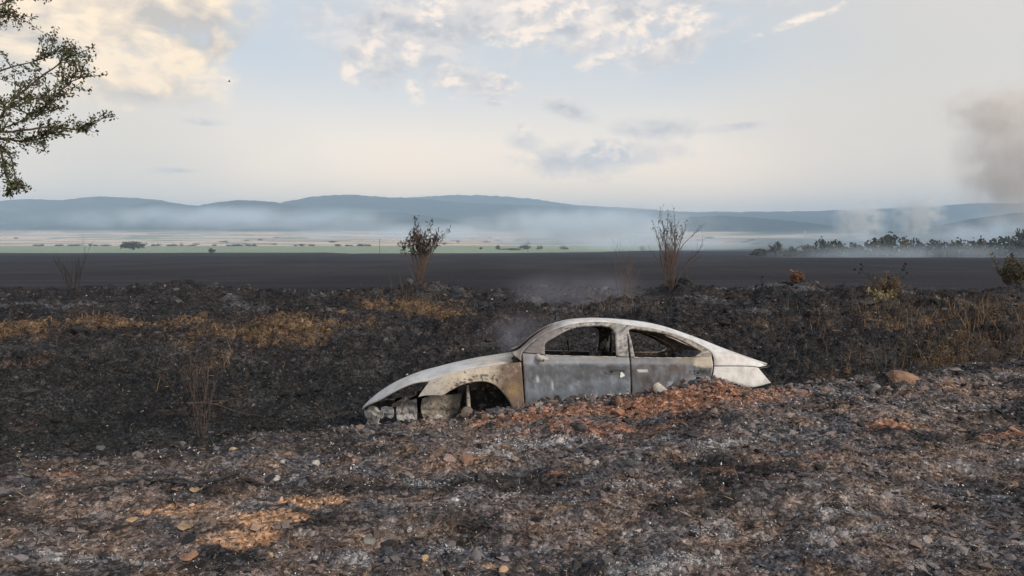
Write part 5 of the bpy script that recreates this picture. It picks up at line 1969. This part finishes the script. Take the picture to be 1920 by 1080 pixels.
def pole(px, row, Y, h, label):
    p = at(px, row, Y)
    z = float(ground_z(np.array([p.x]), np.array([Y]))[0])
    root = empty('utility_pole', (p.x, Y, z))
    V, Fc = tube_mesh([(np.array([(0, 0, -.5), (0, 0, h * .5), (0, 0, h)]), [.22, .18, .14])], 8)
    wood = mat_noise('pole_wood', (.09, .08, .075), (.14, .12, .11), 3)
    mesh_np('shaft', V, Fc, wood, parent=root)
    bm_obj('crossarm', box_np(0, 0, h - .6, 1.9, .16, .16), wood, root)
    for x in (-.8, 0, .8):
        V, Fc = tube_mesh([(np.array([(x, 0, h - .52 + (.55 if x == 0 else 0)), (x, 0, h - .2 + (.55 if x == 0 else 0))]), [.06, .08])], 6)
        mesh_np('insulator', V, Fc, STONE_MATS['white'], parent=root)
    tag(root, label, 'pole', 'utility poles at the field edge')


pole(712, 474, 590, 11.0, 'thin utility pole at the field edge left of the leafy shrub')
pole(990, 473, 590, 9.5, 'thin utility pole at the field edge behind the car roof')


def tower():
    Y = 2250.0
    p = at(1508, 444, Y)
    root = empty('water_tower', (p.x, Y, p.z - 3))
    V, Fc = tube_mesh([(np.array([(0, 0, 0), (0, 0, 6), (0, 0, 16)]), [2.2, 1.9, 1.7])], 10)
    mesh_np('shaft', V, Fc, STONE_MATS['white'], parent=root)
    V, Fc = tube_mesh([(np.array([(0, 0, 15.9), (0, 0, 17.5), (0, 0, 20), (0, 0, 21.5)]), [1.75, 3.0, 3.0, .3])], 12)
    mesh_np('tank', V, Fc, STONE_MATS['white'], parent=root)
    tag(root, 'pale far water tower before the wooded hills at right', 'tower')


tower()


def bird():
    p = at(430, 153, 60.0)
    root = empty('bird', p)
    root.scale = (.6, .6, .6)
    root.rotation_euler = (0, 0, .5)
    bm = bmesh.new()
    bmesh.ops.create_uvsphere(bm, u_segments=10, v_segments=8, radius=1.0)
    for v in bm.verts:
        v.co = Vector((v.co.x * .17, v.co.y * .045, v.co.z * .05))
    bm_obj('body', bm, TWIG_DARK, root, True)
    for s in (-1, 1):
        V = np.array([(.06, 0, .02), (-.05, 0, .02), (.05, s * .12, .12), (-.06, s * .12, .11), (-.02, s * .26, .20), (-.07, s * .24, .18)])
        o = mesh_np('wing', V, np.array([(0, 1, 3, 2), (2, 3, 5, 4)]), TWIG_DARK, parent=root)
        o.modifiers.new('thickness', 'SOLIDIFY').thickness = .008
    V = np.array([(-.14, -.02, 0), (-.14, .02, 0), (-.26, .04, 0), (-.26, -.04, 0)])
    mesh_np('tail', V, np.array([(0, 1, 2, 3)]), TWIG_DARK, parent=root).modifiers.new('thickness', 'SOLIDIFY').thickness = .008
    tag(root, 'tiny dark bird in the sky below the cream cloud', 'bird')


bird()


# ------------------------------------------------------------------ air: even haze, and smoke from the fires
def box_obj(name, lo, hi):
    bm = bmesh.new()
    bmesh.ops.create_cube(bm, size=1.0)
    lo, hi = Vector(lo), Vector(hi)
    for v in bm.verts:
        v.co = Vector(((lo.x + hi.x) / 2 + v.co.x * (hi.x - lo.x), (lo.y + hi.y) / 2 + v.co.y * (hi.y - lo.y), (lo.z + hi.z) / 2 + v.co.z * (hi.z - lo.z)))
    me = bpy.data.meshes.new(name)
    bm.to_mesh(me)
    bm.free()
    o = bpy.data.objects.new(name, me)
    COL.objects.link(o)
    return o


def build_haze():
    o = box_obj('haze', (-16000, -400, -30), (16000, 9800, 395))
    m = bpy.data.materials.new('haze_air')
    m.use_nodes = True
    t = NT(m.node_tree)
    t.n.clear()
    out = t.node('ShaderNodeOutputMaterial')
    pv = t.node('ShaderNodeVolumePrincipled')
    pv.inputs['Color'].default_value = (0.58, 0.79, 1.0, 1)
    pv.inputs['Density'].default_value = 2.1e-4
    pv.inputs['Anisotropy'].default_value = 0.0
    t.link(pv.outputs[0], out.inputs['Volume'])
    o.data.materials.append(m)
    tag(o, 'thin bluish smoke haze filling the whole valley', 'haze', kind='stuff')


build_haze()


def smoke(label, centre, size, density, color, nscale, seed, thr=(.42, .75), soft=.9, power=1.0, step=1.0, rot=0.0, detail=3):
    """an ellipsoid of smoke whose density breaks up in noise and fades to its skin"""
    bm = bmesh.new()
    bmesh.ops.create_icosphere(bm, subdivisions=3, radius=1.0)
    me = bpy.data.meshes.new('smoke')
    bm.to_mesh(me)
    bm.free()
    o = bpy.data.objects.new('smoke', me)
    COL.objects.link(o)
    o.location = centre
    o.scale = size
    o.rotation_euler = (0, rot, 0)
    m = bpy.data.materials.new('smoke_air')
    m.use_nodes = True
    t = NT(m.node_tree)
    t.n.clear()
    out = t.node('ShaderNodeOutputMaterial')
    pv = t.node('ShaderNodeVolumePrincipled')
    tc = t.node('ShaderNodeTexCoord')
    ob = tc.outputs['Object']
    mp = t.node('ShaderNodeMapping')
    t.link(ob, mp.inputs['Vector'])
    mp.inputs['Location'].default_value = (seed * 3.7, seed * 1.3, seed * 2.1)
    mx = max(size)
    mp.inputs['Scale'].default_value = tuple(nscale * (s / mx) ** .75 for s in size)
    n = t.noise(mp.outputs[0], 1.0, detail, .55)
    r = t.vmath('LENGTH', ob)
    fall = t.smooth(r, 1.0 - soft, 1.0, 1.0, 0.0)
    d = t.math('MULTIPLY', t.math('MULTIPLY', t.smooth(n, *thr), fall), density)
    t.link(d, pv.inputs['Density'])
    pv.inputs['Color'].default_value = (*color, 1)
    t.link(pv.outputs[0], out.inputs['Volume'])
    m.cycles.volume_step_rate = step
    o.data.materials.append(m)
    tag(o, label, 'smoke', kind='stuff')


def smoke_at(label, px, row, Y, rx, ry, depth, tau, color=(.9, .94, 1.0), nscale=2.2, seed=1, **kw):
    c = at(px, row, Y)
    k = Y / F
    smoke(label, c, (rx * k, depth, ry * k), tau / (depth * 1.0), color, nscale, seed, **kw)


BLU = (.80, .91, 1.0)
smoke_at('long bank of pale blue smoke lying before the left hills', 430, 410, 2900, 430, 30, 300, 4.0, BLU, 5.0, 1, thr=(.38, .66), detail=5)
smoke_at('low pale smoke over the fields at left centre', 760, 438, 1900, 280, 26, 250, 2.6, BLU, 3.0, 2, thr=(.35, .68))
smoke_at('broad pale blue smoke bank in the middle of the valley', 1110, 430, 1500, 310, 52, 250, 6.5, BLU, 4.2, 3, thr=(.40, .68), detail=5)
smoke_at('smoke lying low along the far edge of the burnt field', 1230, 458, 760, 300, 22, 90, 2.4, BLU, 3.0, 4, thr=(.32, .70))
smoke_at('white smoke column rising before the right hills', 1612, 414, 1900, 58, 50, 70, 7.0, (1.0, 1.0, .98), 3.4, 5, thr=(.42, .66), detail=5)
smoke_at('second white smoke column right of the first', 1722, 402, 2000, 58, 50, 60, 7.0, (1, 1.0, .97), 3.4, 6, thr=(.42, .66), detail=5)
smoke_at('pale blue smoke drifting at the right edge over the dark spur', 1850, 440, 1150, 120, 48, 90, 3.2, BLU, 2.6, 7, thr=(.36, .68))
smoke_at('tall brownish smoke plume rising at the right edge', 1935, 290, 1450, 165, 170, 120, 4.6, (.98, .88, .79), 4.0, 8, thr=(.34, .64), soft=.85, detail=5)
smoke_at('brownish smoke curling above the plume', 1850, 205, 1450, 105, 56, 60, 2.3, (.98, .88, .79), 3.6, 9, thr=(.36, .64), detail=5)
smoke_at('wide thin blue smoke over the right valley', 1650, 452, 700, 420, 34, 110, 1.5, BLU, 2.6, 10, thr=(.3, .75))
smoke_at('thin blue smoke in front of the hedge line at right', 1700, 478, 270, 330, 28, 24, 1.0, BLU, 2.6, 13, thr=(.3, .75))
smoke_at('thin pale smoke over the left meadow', 300, 446, 1000, 480, 20, 90, .5, BLU, 2.6, 14, thr=(.3, .75))
smoke_at('faint smoke wisp drifting above the car\'s hood', 975, 628, 9.9, 95, 60, .5, .28, (.80, .80, .92), 2.0, 11, thr=(.3, .7))
smoke_at('faint smoke over the ridge behind the car roof', 1090, 556, 17.5, 190, 62, 1.2, .36, (.80, .80, .92), 2.0, 12, thr=(.3, .7))
